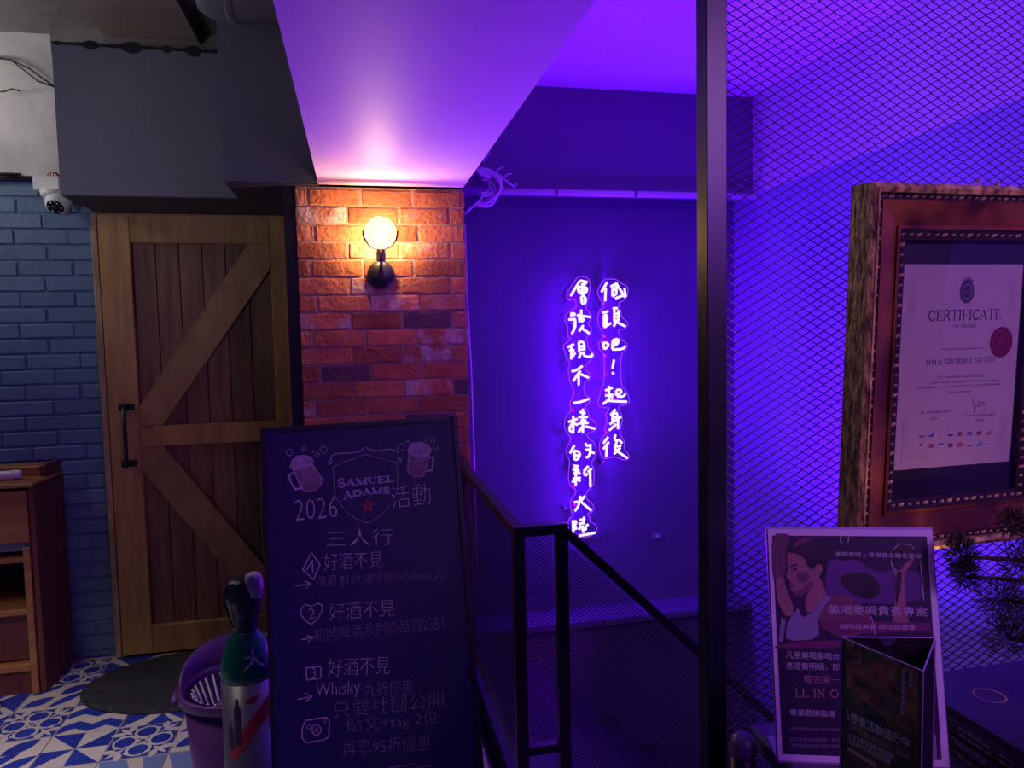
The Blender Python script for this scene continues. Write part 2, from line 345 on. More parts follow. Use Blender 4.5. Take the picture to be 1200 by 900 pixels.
# serif capitals drawn as strokes: (points, thick?) in a 1-high cell
def arc(cx, cy, rx, ry, a0, a1, n=9): return [(cx+rx*cos(radians(a0+(a1-a0)*i/n)), cy+ry*sin(radians(a0+(a1-a0)*i/n))) for i in range(n+1)]
SER = {
 'C': (.72, [(arc(.38, .5, .32, .48, 50, 310), 1), ([(.62, .98), (.62, .72)], 0), ([(.66, .3), (.64, .12)], 0)]),
 'E': (.66, [([(.15, 0), (.15, 1)], 1), ([(.03, 1), (.56, 1), (.56, .8)], 0), ([(.15, .52), (.42, .52)], 0), ([(.42, .62), (.42, .42)], 0), ([(.03, 0), (.6, 0), (.6, .22)], 0)]),
 'R': (.74, [([(.15, 0), (.15, 1)], 1), ([(.03, 1), (.35, 1)], 0), (arc(.33, .76, .2, .24, 90, -90, 6), 1), ([(.15, .52), (.33, .52)], 0), ([(.35, .52), (.62, .02)], 1), ([(.03, 0), (.28, 0)], 0), ([(.55, 0), (.74, 0)], 0)]),
 'T': (.68, [([(.33, 0), (.33, 1)], 1), ([(.02, .8), (.02, 1), (.64, 1), (.64, .8)], 0), ([(.2, 0), (.46, 0)], 0)]),
 'I': (.36, [([(.17, 0), (.17, 1)], 1), ([(.04, 0), (.3, 0)], 0), ([(.04, 1), (.3, 1)], 0)]),
 'F': (.62, [([(.15, 0), (.15, 1)], 1), ([(.03, 1), (.54, 1), (.54, .8)], 0), ([(.15, .5), (.42, .5)], 0), ([(.42, .6), (.42, .4)], 0), ([(.03, 0), (.3, 0)], 0)]),
 'A': (.76, [([(.1, 0), (.36, 1)], 0), ([(.36, 1), (.62, 0)], 1), ([(.2, .35), (.5, .35)], 0), ([(0, 0), (.2, 0)], 0), ([(.5, 0), (.74, 0)], 0)]),
 'S': (.58, [(arc(.28, .75, .2, .24, 40, 270, 7), 1), (arc(.28, .26, .2, .26, 90, -140, 7), 1), ([(.46, .98), (.46, .72)], 0), ([(.06, .02), (.06, .3)], 0)]),
 'M': (.92, [([(.14, 0), (.14, 1)], 0), ([(.14, 1), (.44, .05)], 1), ([(.44, .05), (.74, 1)], 0), ([(.74, 0), (.74, 1)], 1), ([(.02, 0), (.26, 0)], 0), ([(.62, 0), (.88, 0)], 0), ([(.02, 1), (.16, 1)], 0), ([(.74, 1), (.88, 1)], 0)]),
 'U': (.76, [([(.15, 1), (.15, .3)], 1), (arc(.37, .3, .22, .29, 180, 360, 7), 0), ([(.59, .3), (.59, 1)], 0), ([(.02, 1), (.28, 1)], 0), ([(.48, 1), (.7, 1)], 0)]),
 'L': (.62, [([(.15, 0), (.15, 1)], 1), ([(.03, 1), (.28, 1)], 0), ([(.03, 0), (.58, 0), (.58, .25)], 0)]),
 'D': (.78, [([(.15, 0), (.15, 1)], 1), ([(.03, 1), (.32, 1)], 0), (arc(.3, .5, .38, .5, 90, -90, 9), 1), ([(.03, 0), (.32, 0)], 0)]),
 'O': (.82, [(arc(.38, .5, .33, .49, 0, 360, 16), 1)]),
 'G': (.80, [(arc(.38, .5, .32, .48, 50, 330), 1), ([(.64, .98), (.64, .74)], 0), ([(.66, .05), (.66, .42)], 1), ([(.5, .42), (.76, .42)], 0)]),
 'N': (.80, [([(.15, 0), (.15, 1)], 0), ([(.15, 1), (.62, .02)], 1), ([(.62, 0), (.62, 1)], 0), ([(.03, 0), (.27, 0)], 0), ([(.5, 1), (.74, 1)], 0)]),
 'W': (.98, [([(.1, 1), (.3, 0)], 1), ([(.3, 0), (.48, .9)], 0), ([(.48, .9), (.66, 0)], 1), ([(.66, 0), (.86, 1)], 0), ([(0, 1), (.22, 1)], 0), ([(.76, 1), (.96, 1)], 0)]),
 '.': (.26, [([(.1, 0), (.1, .06)], 1)]), ' ': (.4, []),
}
def serif(mb, txt, p0, p1, h, w, thick=.15, thin=.06, bigfirst=1.0, arcy=0):
    tot = 0
    for i, ch in enumerate(txt): tot += SER[ch][0]
    dx, dy = p1[0]-p0[0], p1[1]-p0[1]; L = sqrt(dx*dx+dy*dy); ux, uy = dx/L, dy/L; k = L/tot; x = 0
    for i, ch in enumerate(txt):
        adv, st = SER[ch]
        hh = h*(bigfirst if i == 0 else 1)
        for pts, th in st:
            q = []
            for a, b in pts:
                t = (x+a)*k; vv = b*hh + arcy*4*(t/L)*(1-t/L) - (h*(bigfirst-1)*.35 if i == 0 else 0); q.append((p0[0]+ux*t-uy*vv, p0[1]+uy*t+ux*vv))
            mb.line(q, h*(thick if th else thin), w)
        x += adv

# ================================================================== SETTING
SOF = 2.03      # underside of the dropped soffit
CEI = 2.62
CL = 2.80     # bare ceiling over the bar room
XR = 2.0
YD = 3.62       # wall plane of door and stairwell back wall
struct('floor', wbox((-2.6, -1.6, -.15), (.39, YD, -.012)).box((.39, -1.6, -.15), (2.3, 1.76, -.012)), M['tilebase'])
floor = bpy.data.objects['floor']
struct('floor_landing', wbox((.44, 3.41, -.03), (XR, YD, 0)), M['darkwall'])
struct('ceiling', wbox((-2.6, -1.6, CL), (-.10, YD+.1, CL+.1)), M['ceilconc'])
struct('ceiling_stairwell', wbox((-.10, -1.6, CEI), (2.4, YD+.1, CEI+.1)), M['whitewall'])
struct('wall_back', wbox((-2.6, YD, -.0), (.44, YD+.1, 2.165)), M['bluemortar'])
struct('wall_back_upper', wbox((-2.6, YD-.012, 2.19), (-.3, YD+.1, CL)), M['concrete'])
struct('wall_stairwell', wbox((.44, YD-.02, -2.2), (XR, YD+.1, CEI)), M['darkwall'])
struct('wall_left', wbox((-2.65, -1.6, 0), (-2.55, YD, CL)), M['bluemortar'])
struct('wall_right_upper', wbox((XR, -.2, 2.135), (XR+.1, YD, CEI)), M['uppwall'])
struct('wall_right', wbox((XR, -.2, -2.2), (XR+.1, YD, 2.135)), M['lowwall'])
struct('wall_stair_side', wbox((.36, 1.9, -2.2), (.44, YD, -.16)).box((.44, 1.68, -2.2), (XR, 1.76, -.16)), M['darkwall'])
struct('wall_column_side', wbox((.30, 3.0, 0), (.437, YD, SOF)), M['darkwall'])
# dropped boxes under the ceiling
struct('trim_soffit', wbox((-.12, .7, SOF), (.43, 2.87, CL+.05)), M['soffit'])
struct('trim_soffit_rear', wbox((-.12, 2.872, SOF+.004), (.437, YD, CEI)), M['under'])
struct('trim_duct_box_front', wbox((-.453, 2.845, SOF), (-.122, 2.99, 2.612)), M['greypanel'])
struct('trim_duct_box', wbox((-1.107, 3.17, SOF), (-.453, YD-.02, 2.60)), M['greypanel'])
struct('trim_added_dark_strip', wbox((-1.225, 3.50, 2.68), (-.453, YD-.02, CL-.001)), M['ceilconc'])  # added strip that keeps the wall above the box dark
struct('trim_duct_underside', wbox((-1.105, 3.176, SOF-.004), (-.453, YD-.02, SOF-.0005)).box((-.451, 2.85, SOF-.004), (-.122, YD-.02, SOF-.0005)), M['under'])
struct('trim_duct_core', wbox((-.452, 2.99, SOF), (-.122, YD-.02, CEI-.01)), M['greypanel'])
struct('trim_beam', wbox((.44, 3.41, 2.14), (XR, YD-.02, CEI)), M['beam'])
# side jambs
struct('trim_post_black', wbox((-.252, 2.885, 0), (-.211, 2.945, SOF-.006)), M['black'])

# ---- red brick column, every brick a piece
col = struct('wall_brick_column', wbox((-.205, 2.8845, 0), (.432, 3.0, SOF-.006)), M['mortar'])
def brick_mesh(L, H, D, rough, seed, m):
    rnd = random.Random(seed); bm = bmesh.new(); bmesh.ops.create_cube(bm, size=1)
    bmesh.ops.scale(bm, vec=(L, D, H), verts=bm.verts)
    bmesh.ops.subdivide_edges(bm, edges=[e for e in bm.edges if abs((e.verts[0].co-e.verts[1].co).x) > L*.5], cuts=3, use_grid_fill=True)
    bmesh.ops.bevel(bm, geom=[e for e in bm.edges if len(e.link_faces) == 2 and e.calc_face_angle(0) > .5], offset=.0035, segments=1, affect='EDGES', clamp_overlap=True)
    for v in bm.verts: v.co += Vector((rnd.uniform(-1, 1), rnd.uniform(-1, 1)*.9, rnd.uniform(-1, 1)))*rough
    bmesh.ops.recalc_face_normals(bm, faces=bm.faces)
    me = bpy.data.meshes.new('brick'); bm.to_mesh(me); bm.free(); me.materials.append(m); return me
CP = .0671
bl = {}
def brick_at(cx, y, cz, L, H, D, m, key, parent, rough=.0012):
    k = (round(L, 3), key, random.randrange(4))
    if k not in bl: bl[k] = brick_mesh(L, H, D, rough, hash(k[0])+k[2], m)
    o = bpy.data.objects.new('brick', bl[k]); C.objects.link(o); o.parent = parent
    o.location = (cx, y+random.uniform(-.0015, .0015), cz)
z = SOF-.012-CP/2; r = 0
DARK = {(7, 2), (10, 1), (11, 3), (13, 2)}
while z > .03:
    segs = [(.0, .044), (.052, .187), (.247, .187), (.442, .187), (.637, .008)] if r % 2 == 0 else [(.0, .187), (.195, .187), (.390, .187), (.585, .060)]
    if r % 4 == 2: segs = [(.0, .064), (.072, .187), (.267, .187), (.462, .178)]
    for i, (a, L) in enumerate(segs):
        dk = (r, i) in DARK
        brick_at(-.209+a+L/2, 2.90, z, L-.002, CP-.0085, .042, M['brick_dark'] if dk else M['brick'], 'd' if dk else 'r', col, .0021)
    z -= CP; r += 1

# ---- blue painted brick wall
blue = bpy.data.objects['wall_back']
z = 2.165-.034; r = 0; BP = .0690
while z > .03:
    x = -2.0 + (.111 if r % 2 else 0) + random.uniform(-.012, .012)
    while x < -1.16:
        L = .214; x1 = min(x+L, -1.142)
        if x1-x > .03 and x > -2.1:
            LL = round((x1-x)/.02)*.02 if x1-x < L-.001 else L
            brick_at(x1-LL/2, YD+.0055, z, LL, BP-.010, .022, M['blue'], 'b', blue, .0008)
        x += L+.008
    z -= BP; r += 1

# ---- floor tiles with inlaid pattern, each tile a piece
T = .225
def circ(cx, cy, rx, ry, n=14, rot=0): return [(cx+rx*cos(2*pi*i/n)*cos(rot)-ry*sin(2*pi*i/n)*sin(rot), cy+rx*cos(2*pi*i/n)*sin(rot)+ry*sin(2*pi*i/n)*cos(rot)) for i in range(n)]
def leaf(a, b, bulge, n=7):
    (ax, ay), (bx, by) = a, b; dx, dy = bx-ax, by-ay; nx, ny = -dy, dx; o = []
    for i in range(n+1): t = i/n; k = bulge*4*t*(1-t)*.5; o.append((ax+dx*t+nx*k, ay+dy*t+ny*k))
    for i in range(n-1, 0, -1): t = i/n; k = -bulge*4*t*(1-t)*.5; o.append((ax+dx*t+nx*k, ay+dy*t+ny*k))
    return o
def tile_mesh(kind):
    """patterns live in a unit cell -0.5..0.5"""
    mb = MB(); g = .0025; h = T/2-g; mb.mi = 0
    mb.box((-h, -h, -.010), (h, h, 0))
    k = T*.485*2; cnt = [0]
    def poly(p, mi=1):
        cnt[0] += 1; mb.mi = mi
        mb.add([(a*k, b*k, .0003+cnt[0]*.00004) for a, b in p], [tuple(range(len(p)))])
    if kind == 'star':
        for q in range(4):
            a = q*pi/2
            def R(x, y): return (x*cos(a)-y*sin(a), x*sin(a)+y*cos(a))
            poly([R(0, 0), R(.5, 0), R(.5, .5)] if q % 2 == 0 else [R(0, 0), R(.5, 0), R(.5, .5)])
    elif kind == 'zigzag':
        for y in (-.5, -.0):
            poly([(-.5, y+.02), (-.25, y+.17), (0, y+.02), (.25, y+.17), (.5, y+.02), (.5, y+.27), (.25, y+.42), (0, y+.27), (-.25, y+.42), (-.5, y+.27)])
    elif kind == 'hourglass':
        poly([(-.5, .5), (-.15, .15), (-.5, -.2)]); poly([(0, 0), (.5, .45), (.5, -.45)]); poly([(-.5, -.5), (-.2, -.25), (.0, -.0), (-.25, .12), (-.5, -.15)])
        poly([(-.3, .5), (0, .12), (.3, .5)]); poly([(-.1, -.5), (.1, -.15), (.35, -.5)])
    elif kind == 'petal':
        poly(leaf((-.45, -.35), (.0, -.02), .5)); poly(leaf((.05, .05), (.45, .4), .55)); poly(leaf((0, -.45), (.48, .1), -.28)); poly(leaf((-.48, .1), (.0, .48), .25))
    elif kind == 'petal2':
        poly(leaf((-.5, -.5), (.2, .1), .3)); poly(leaf((-.1, .05), (.35, .48), .5)); poly(leaf((.0, -.5), (.5, -.05), .4))
    elif kind == 'soft':
        poly([(-.5, .5), (-.1, .5), (.1, 0), (-.3, -.1)], 2); poly([(.15, .5), (.5, .5), (.5, .1), (.25, .05)], 2); poly([(-.5, -.5), (0, -.5), (-.1, -.15), (-.5, -.2)], 2); poly([(.2, -.5), (.5, -.5), (.4, -.1)], 1)
    elif kind == 'ornate':
        poly([(-.5, -.5), (.5, -.5), (.5, .5), (-.5, .5)])
        for q in range(4):
            a = q*pi/2
            def R(x, y): return (x*cos(a)-y*sin(a), x*sin(a)+y*cos(a))
            poly(circ(*R(.27, 0), .2, .2, 14), 0); poly(circ(*R(.28, 0), .155, .155, 14), 1)
        for q in range(4):
            a = q*pi/2+pi/4
            def R(x, y): return (x*cos(a)-y*sin(a), x*sin(a)+y*cos(a))
            poly(leaf(R(.30, 0), R(.66, .0), .22), 0)
            poly(leaf(R(.42, .03), R(.58, .22), .5), 0); poly(leaf(R(.42, -.03), R(.58, -.22), .5), 0)
            poly(circ(*R(.37, .14), .045, .045, 8), 0); poly(circ(*R(.37, -.14), .045, .045, 8), 0)
        poly([(-.1, 0), (0, -.1), (.1, 0), (0, .1)], 0); poly([(-.055, 0), (0, -.055), (.055, 0), (0, .055)], 1)
    me = bpy.data.meshes.new('floor_tile'); me.from_pydata(mb.v, [], mb.f)
    for m_ in (M['tile'], M['tileblue'], M['tilesoft']): me.materials.append(m_)
    for p, i in zip(me.polygons, mb.m): p.material_index = i
    return me
TM = {k: tile_mesh(k) for k in ('star', 'zigzag', 'hourglass', 'petal', 'petal2', 'soft', 'ornate')}
fixed = {(0, 3): 'petal', (1, 3): 'ornate', (0, 2): 'ornate', (1, 2): 'zigzag', (2, 2): 'hourglass', (0, 1): 'petal2', (1, 1): 'star', (2, 1): 'ornate', (3, 1): 'petal', (2, 0): 'soft', (3, 0): 'soft', (1, 0): 'zigzag', (-1, 2): 'star', (-1, 1): 'zigzag', (0, 0): 'hourglass', (-1, 3): 'hourglass'}
kinds = ['star', 'zigzag', 'hourglass', 'petal', 'ornate', 'petal2', 'ornate']
gr = wbox((-2.15, 1.2, -.012), (.385, YD-.012, -.0035)).build('grout_bed', M['grout'], floor)
for i in range(-4, 8):
    for j in range(-6, 5):
        cx = -1.263+i*T; cy = 2.785+(j-1)*T
        if cx+T/2 > .40 or cy+T/2 > YD or cy < 1.25: continue
        k = fixed.get((i, j)) or kinds[(i*3+j*5) % 7]
        o = bpy.data.objects.new('floor_tile', TM[k]); C.objects.link(o); o.parent = floor; o.location = (cx, cy, 0)
        if (i, j) not in fixed: o.rotation_euler.z = ((i+j) % 4)*pi/2

# ---- stairs going down to the right
for k in range(7):
    x0 = .60+k*.20; zt = -.17*(k+1)
    struct('floor_stair_step', wbox((x0, 1.77, zt-.04), (x0+.23, 3.40, zt)), M['darkfloor'])
struct('floor_stair_top', wbox((.45, 1.77, -.16), (.60, 3.40, -.01)), M['darkfloor'])
struct('floor_stair_bottom', wbox((.3, 1.6, -2.3), (2.1, 3.7, -2.2)), M['darkfloor'])

# ================================================================== ceiling fittings
hp = [atZ(125, 45, CL-.035), atZ(233, 55, CL-.035)]
hx0, hx1, hy1 = hp[0].x, hp[1].x, min(hp[0].y, hp[1].y)
t = empty('access_hatch', ((hx0+hx1)/2, hy1-.4, CL-.03), 'rosy grey rectangular board hatch under the dark ceiling at upper left', 'hatch')
wbox((hx0, hy1-.9, CL-.035), (hx1, hy1, CL-.001)).build('hatch_board', M['hatch'], t, fix=True)
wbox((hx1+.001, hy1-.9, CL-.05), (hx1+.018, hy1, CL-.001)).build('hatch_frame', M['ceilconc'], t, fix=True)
t = empty('round_duct', (-.30, 2.745, 2.72), 'dark grey round duct end beneath the ceiling, in front of the grey box', 'duct')
dz_ = 2.675
MB().lathe((-.505, 2.745, dz_), [(.03, 0), (.085, .012), (.108, .05), (.112, .38)], 28, (1, 0, 0)).build('duct_pipe', M['greypanel'], t, True, fix=True)
MB().lathe((-.40, 2.745, dz_), [(.115, 0), (.118, .005), (.118, .02), (.115, .025)], 28, (1, 0, 0)).build('duct_collar', M['greypanel'], t, True, fix=True)
wbox((-.33, 2.73, dz_+.113), (-.31, 2.76, CL-.001)).build('duct_hanger', M['chrome'], t)
# ragged black strip along the box top, painted in for the shaded gap
fil = MB(); n = 30; rim = []
for i in range(n+1):
    x = -1.107+.652*i/n; rim.append((x, random.uniform(.002, .012)+(.016 if i in (6, 7, 12, 13, 14, 19, 23, 24) else 0)))
fil.add([(x, 3.166, 2.606-d) for x, d in rim]+[(x, 3.166, 2.606+d*.7) for x, d in rim]+[(x, 3.20, 2.606+d*.7) for x, d in rim], [(i, i+1, n+2+i, n+1+i) for i in range(n)]+[(n+1+i, n+2+i, 2*n+3+i, 2*n+2+i) for i in range(n)])
fil.build('ragged_gap_shade', M['dark'], bpy.data.objects['trim_duct_box'], fix=True)

# cables along the top of the blue wall and the drooping ones
pts = [(-2.30+i*.1, YD-.03, 2.178+.003*sin(i*1.7)) for i in range(10)]
t = empty('cable_run', (-1.6, YD-.02, 2.17), 'dark cable bundle lying in the groove above the blue brick wall', 'cable')
for k in range(3): MB().tube([(x, y-.006*k, z+.009*(k-1)) for x, y, z in pts], .006, 6).build('cable', M['cabledk'], t, True)
for k, (ps, lb) in enumerate(((((-8, 66), (14, 71), (34, 80), (50, 92), (64, 101)), 'upper thin black cable drooping across bare concrete towards the grey box'), (((-8, 68), (12, 70), (28, 82), (44, 95), (64, 102)), 'lower thin black cable drooping across bare concrete towards the grey box'), (((-8, 108), (6, 107), (14, 104), (24, 107)), 'short black cable stub on bare concrete at the left edge'))):
    o = MB().tube([atY(px, py, YD-.025-.014*k)[:] for px, py in ps], .0035 if k < 2 else .003, 6).build('loose_cable', M['cabledk'], None, True); tag(o, lb, 'cable')

# ---- security camera
p0 = atY(40, 207, 3.55); p1 = atY(72, 224, 3.55)
t = empty('security_camera', ((p0.x+p1.x)/2, 3.55, p1.z), 'white dome security camera on a square junction box above the blue brick wall', 'camera')
wbox((p0.x, 3.53, p1.z), (p1.x, YD-.013, p0.z)).build('junction_box', M['white'], t, bevel=.004)
cc = atY(65, 232, 3.53)
MB().lathe((cc.x-.01, 3.54, p1.z-.001), [(.052, 0), (.05, -.018), (.042, -.03)][::-1], 28).build('mounting_collar', M['white'], t, True, fix=True)
ax = Vector((-.05, -.75, -.66)).normalized(); c2 = Vector((cc.x+.008, 3.535, p1.z-.05))
MB().lathe(c2, [(.001, -.052), (.03, -.044), (.047, -.02), (.052, .0), (.047, .022), (.038, .034), (.037, .04)], 28, ax).build('camera_ball', M['white'], t, True, fix=True)
eye = MB().lathe(c2, [(.034, .0405), (.033, .043), (.001, .0435)], 28, ax).build('lens_plate', M['lens'], t, True, fix=True)
for k in range(6):
    a = k*pi/3; xx = ax.orthogonal().normalized(); yy = ax.cross(xx)
    MB().lathe(c2+ax*.0436+(xx*cos(a)+yy*sin(a))*.024, [(.005, 0), (.004, .002), (.001, .0025)], 10, ax).build('infrared_led', M['chrome'], eye, True)
MB().lathe(c2+ax*.0436, [(.013, 0), (.011, .004), (.001, .006)], 16, ax).build('objective', M['chalkframe'], eye, True)
wires = MB()
for k in range(3): wires.tube([(p1.x-.05+.012*k, 3.54, p0.z-.002), (p1.x-.04+.01*k, 3.535, p0.z+.018), (p1.x-.015, 3.55, p0.z+.02-.005*k), (p1.x-.005, 3.57, p0.z+.004)], .0022, 5)
wires.build('wire', M['red'], t, True)

# ================================================================== barn door
YF = 3.575
door = struct('door_1', wbox((-1.100, YF+.012, .012), (-.255, YF+.036, SOF-.012)), M['dark'])
DX0, DX1, DZ0, DZ1 = -1.100, -.255, .012, SOF-.012
lo_z, hi_z = DZ0+.13, DZ1-.125
xs = [DX0+.125+(DX1-.125-DX0-.125)*i/6 for i in range(7)]
for i in range(6):
    o = wbox((xs[i]+.0015, YF-.004, lo_z-.01), (xs[i+1]-.0015, YF+.011, hi_z+.01)).build('plank', M['wood_plank'], door, bevel=.002); centre_origin(o)
for nm, a, b in (('stile', (DX0, DZ0), (DX0+.128, DZ1)), ('stile', (DX1-.125, DZ0), (DX1, DZ1)), ('top_rail', (DX0+.1285, hi_z), (DX1-.1255, DZ1)), ('bottom_rail', (DX0+.1285, DZ0), (DX1-.1255, lo_z)), ('middle_rail', (DX0+.1285, .975), (DX1-.1255, 1.068))):
    o = wbox((a[0], YF-.026, a[1]), (b[0], YF+.010, b[1])).build(nm, M['wood_frame'], door, bevel=.003); centre_origin(o)
def brace(ax_, az, bx, bz, wd):
    dx, dz = bx-ax_, bz-az; L = sqrt(dx*dx+dz*dz); nx, nz = -dz/L*wd/2, dx/L*wd/2
    mb = MB(W0); P = [(ax_+nx, az+nz), (ax_-nx, az-nz), (bx-nx, bz-nz), (bx+nx, bz+nz)]
    mb.prism(P, -(YF-.004), -(YF-.024)); o = mb.build('diagonal_brace', M['wood_brace'], door, fix=True, bevel=.002); centre_origin(o)
def clipbrace(poly):
    mb = MB(W0); mb.prism(poly, -(YF-.004), -(YF-.0245)); o = mb.build('diagonal_brace', M['wood_brace'], door, fix=True); centre_origin(o)
iL, iR = DX0+.129, DX1-.126
clipbrace([(iL, 1.069), (iL+.092, 1.069), (iR, hi_z-.115), (iR, hi_z-.001), (iR-.092, hi_z-.001), (iL, 1.16)])
clipbrace([(iL, .974), (iL, .862), (iR-.092, lo_z+.001), (iR, lo_z+.001), (iR, lo_z+.115), (iL+.092, .974)])
h0 = atY(148, 477, YF-.03); h1 = atY(150, 543, YF-.03)
t = empty('door_handle', (h0.x, YF-.03, (h0.z+h1.z)/2), 'black bar pull handle on the left stile of the wooden barn door', 'handle')
t.parent = door
for k in ('label', 'category'): del t[k]
t['label'] = 'black iron pull handle'
MB().tube([(h0.x, YF-.07, h0.z), (h0.x, YF-.07, h1.z)], .009, 8).build('grip', M['black'], t, True)
for zz in (h0.z, h1.z):
    wbox((h0.x-.033, YF-.035, zz-.015), (h0.x+.033, YF-.0265, zz+.015)).box((h0.x-.01, YF-.075, zz-.012), (h0.x+.01, YF-.03, zz+.012)).build('mounting_plate', M['black'], t, bevel=.002)
struct('trim_door_jamb', wbox((-1.134, YF-.012, 0), (-1.108, YD, SOF-.006)), M['jamb'], bevel=.003)
struct('trim_door_head', wbox((-1.105, YF-.004, SOF-.0095), (-.255, YD-.03, SOF-.0045)), M['jamb'])

# ---- mat in front of the door
mx, my, ra, rb = -.72, 3.26, .452, .292
t = empty('door_mat', (mx, my, 0), 'dark oval braided rubber mat on the patterned tiles before the wooden door', 'mat')
n = 48
MB().lathe((mx, my, .001), [(1, 0), (1, .006), (.97, .010), (.93, .0095)], n, sx=ra, sy=rb).build('mat_base', M['mat'], t, True, fix=True)
br = MB()
for k in range(260):
    a = random.random()*2*pi; q = sqrt(random.random())*.9; x, y = mx+ra*q*cos(a), my+rb*q*sin(a)
    b = random.choice((.6, -.6))+random.uniform(-.3, .3); l = .016; dx, dy = cos(b)*l, sin(b)*l; nx, ny = -dy*.35, dx*.35
    br.add([(x-dx, y-dy, .0098), (x+nx, y+ny, .0098), (x+dx, y+dy, .0098), (x-nx, y-ny, .0098), (x, y, .0135)], [(0, 1, 4), (1, 2, 4), (2, 3, 4), (3, 0, 4)])
br.build('braided_relief', M['mat'], t, kind='stuff', fix=True)

# ================================================================== cabinet at the left
CX, CF, CB = -1.318, 3.29, 3.60
t = empty('side_cabinet', (-1.65, 3.44, 0), 'brown wooden cabinet with tray top and open shelves against the blue wall', 'cabinet')
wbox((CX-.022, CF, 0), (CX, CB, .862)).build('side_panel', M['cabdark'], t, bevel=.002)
wbox((-2.1, CF-.012, .868), (CX+.004, CB, .884)).build('top_board', M['cab'], t, bevel=.003)
wbox((-2.1, CF+.18, .885), (CX-.03, CB-.01, .925)).build('raised_tray', M['cab'], t, bevel=.003)
wbox((CX-.028, CF+.14, .885), (CX-.004, CB-.01, .935)).build('tray_lip', M['cabdark'], t, bevel=.003)
wbox((-2.1, CB-.012, .01), (CX-.023, CB-.002, .86)).build('back_panel', M['dark'], t)
wbox((-2.1, CF-.008, .64), (CX-.025, CF+.012, .855)).build('drawer_front', M['cab'], t, bevel=.003)
wbox((-2.1, CF+.02, .60), (CX-.025, CF+.2, .64)).build('pull_out_shelf', M['greypanel'], t)
wbox((-2.1, CF, .555), (CX-.023, CB-.02, .575)).build('shelf', M['cab'], t, bevel=.002)
wbox((-2.1, CF-.004, .335), (CX-.023, CB-.02, .358)).build('shelf', M['cab'], t, bevel=.002)
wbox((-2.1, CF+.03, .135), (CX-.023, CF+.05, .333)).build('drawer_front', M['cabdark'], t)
wbox((-2.1, CF-.008, .098), (CX-.023, CB-.02, .128)).build('shelf', M['cab'], t, bevel=.002)
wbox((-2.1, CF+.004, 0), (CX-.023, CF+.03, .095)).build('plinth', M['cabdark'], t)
wbox((CX-.05, CF-.014, .0), (CX-.024, CF+.0, .62)).build('front_stile', M['cab'], t, bevel=.002)
p = atZ(9, 560, .90)
t = empty('napkin_roll', (p.x, p.y, .886), 'rolled white napkin lying on the top of the brown cabinet', 'napkin')
MB().lathe((p.x-.12, CF+.09, .886+.02), [(.012, 0), (.018, .006), (.019, .06), (.017, .1), (.0195, .14), (.017, .153), (.008, .157)], 16, (1, .12, 0)).build('roll', M['white'], t, True, fix=True)
MB().lathe((p.x+.0, CF+.104, .886+.02), [(.0192, 0), (.0205, .004), (.0192, .008)], 16, (1, .12, 0)).build('fold', M['white'], t, True, fix=True)
q = atZ(0, 822, 0); q.y -= .07
o = MB().lathe((q.x-.02, q.y, 0), [(.05, 0), (.045, .05), (.03, .075), (.012, .08)], 20).build('door_stop', M['white'], None, True, fix=True)
tag(o, 'small white rounded object on the tiles at the left edge, below the cabinet', 'stopper')

# ================================================================== gas cylinder
gx, gy, gr_ = -.327, 2.07, .0715
t = empty('gas_cylinder', (gx, gy, 0), 'tall gas cylinder with bare metal body and green shoulder beside the chalkboard', 'gas cylinder')
MB().lathe((gx, gy, 0), [(gr_-.01, 0), (gr_-.002, .006), (gr_, .02), (gr_, .525)], 48).build('body', M['alu'], t, True, fix=True)
prof_s = [(gr_+.0004, .525), (gr_+.0006, .54), (.068, .575), (.058, .607), (.045, .632), (.034, .648), (.030, .656)]
MB().lathe((gx, gy, 0), prof_s, 48).build('shoulder', M['green'], t, True, fix=True)
MB().lathe((gx, gy, 0), [(.033, .655), (.036, .665), (.034, .675), (.040, .70), (.047, .735), (.049, .765), (.044, .79), (.030, .80)], 28).build('wrapped_valve', M['wrap'], t, True, fix=True, label='valve wrapped in black plastic')
MB().lathe((gx+.028, gy-.02, .742), [(.008, 0), (.024, .012), (.027, .045), (.021, .068), (.008, .076)], 20).build('plastic_bag_end', M['wraplight'], t, True, fix=True)
MB().tube([(gx-.030, gy-.02, .668), (gx-.038, gy-.03, .70), (gx-.048, gy-.03, .745), (gx-.047, gy-.02, .78)], .003, 6).build('strap', M['black'], t, True)
ang0 = math.atan2(-gy, -gx)
def on_cyl(u, v, w, rad=gr_):
    if v > .525:
        for (r0, z0), (r1, z1) in zip(prof_s[:-1], prof_s[1:]):
            if z0 <= v <= z1: rad = r0+(r1-r0)*(v-z0)/(z1-z0)
    a = ang0+u/gr_
    return Vector((gx+(rad+w)*cos(a), gy+(rad+w)*sin(a), v))
def fill(poly, cell, w, mb):
    xs_ = [p[0] for p in poly]; ys_ = [p[1] for p in poly]
    def inside(x, y):
        c = False; j = len(poly)-1
        for i in range(len(poly)):
            if (poly[i][1] > y) != (poly[j][1] > y) and x < (poly[j][0]-poly[i][0])*(y-poly[i][1])/(poly[j][1]-poly[i][1])+poly[i][0]: c = not c
            j = i
        return c
    x = min(xs_)
    while x < max(xs_):
        y = min(ys_)
        while y < max(ys_):
            if inside(x+cell/2, y+cell/2): mb.add([on_cyl(x, y, w), on_cyl(x+cell, y, w), on_cyl(x+cell, y+cell, w), on_cyl(x, y+cell, w)], [(0, 1, 2, 3)], True)
            y += cell
        x += cell
mb = MB(); text(mb, '大', (-.012, .565), (.048, .565), .048, .0018, 0, on_cyl); mb.build('painted_character', M['chalk'], t, label='hand painted white character')
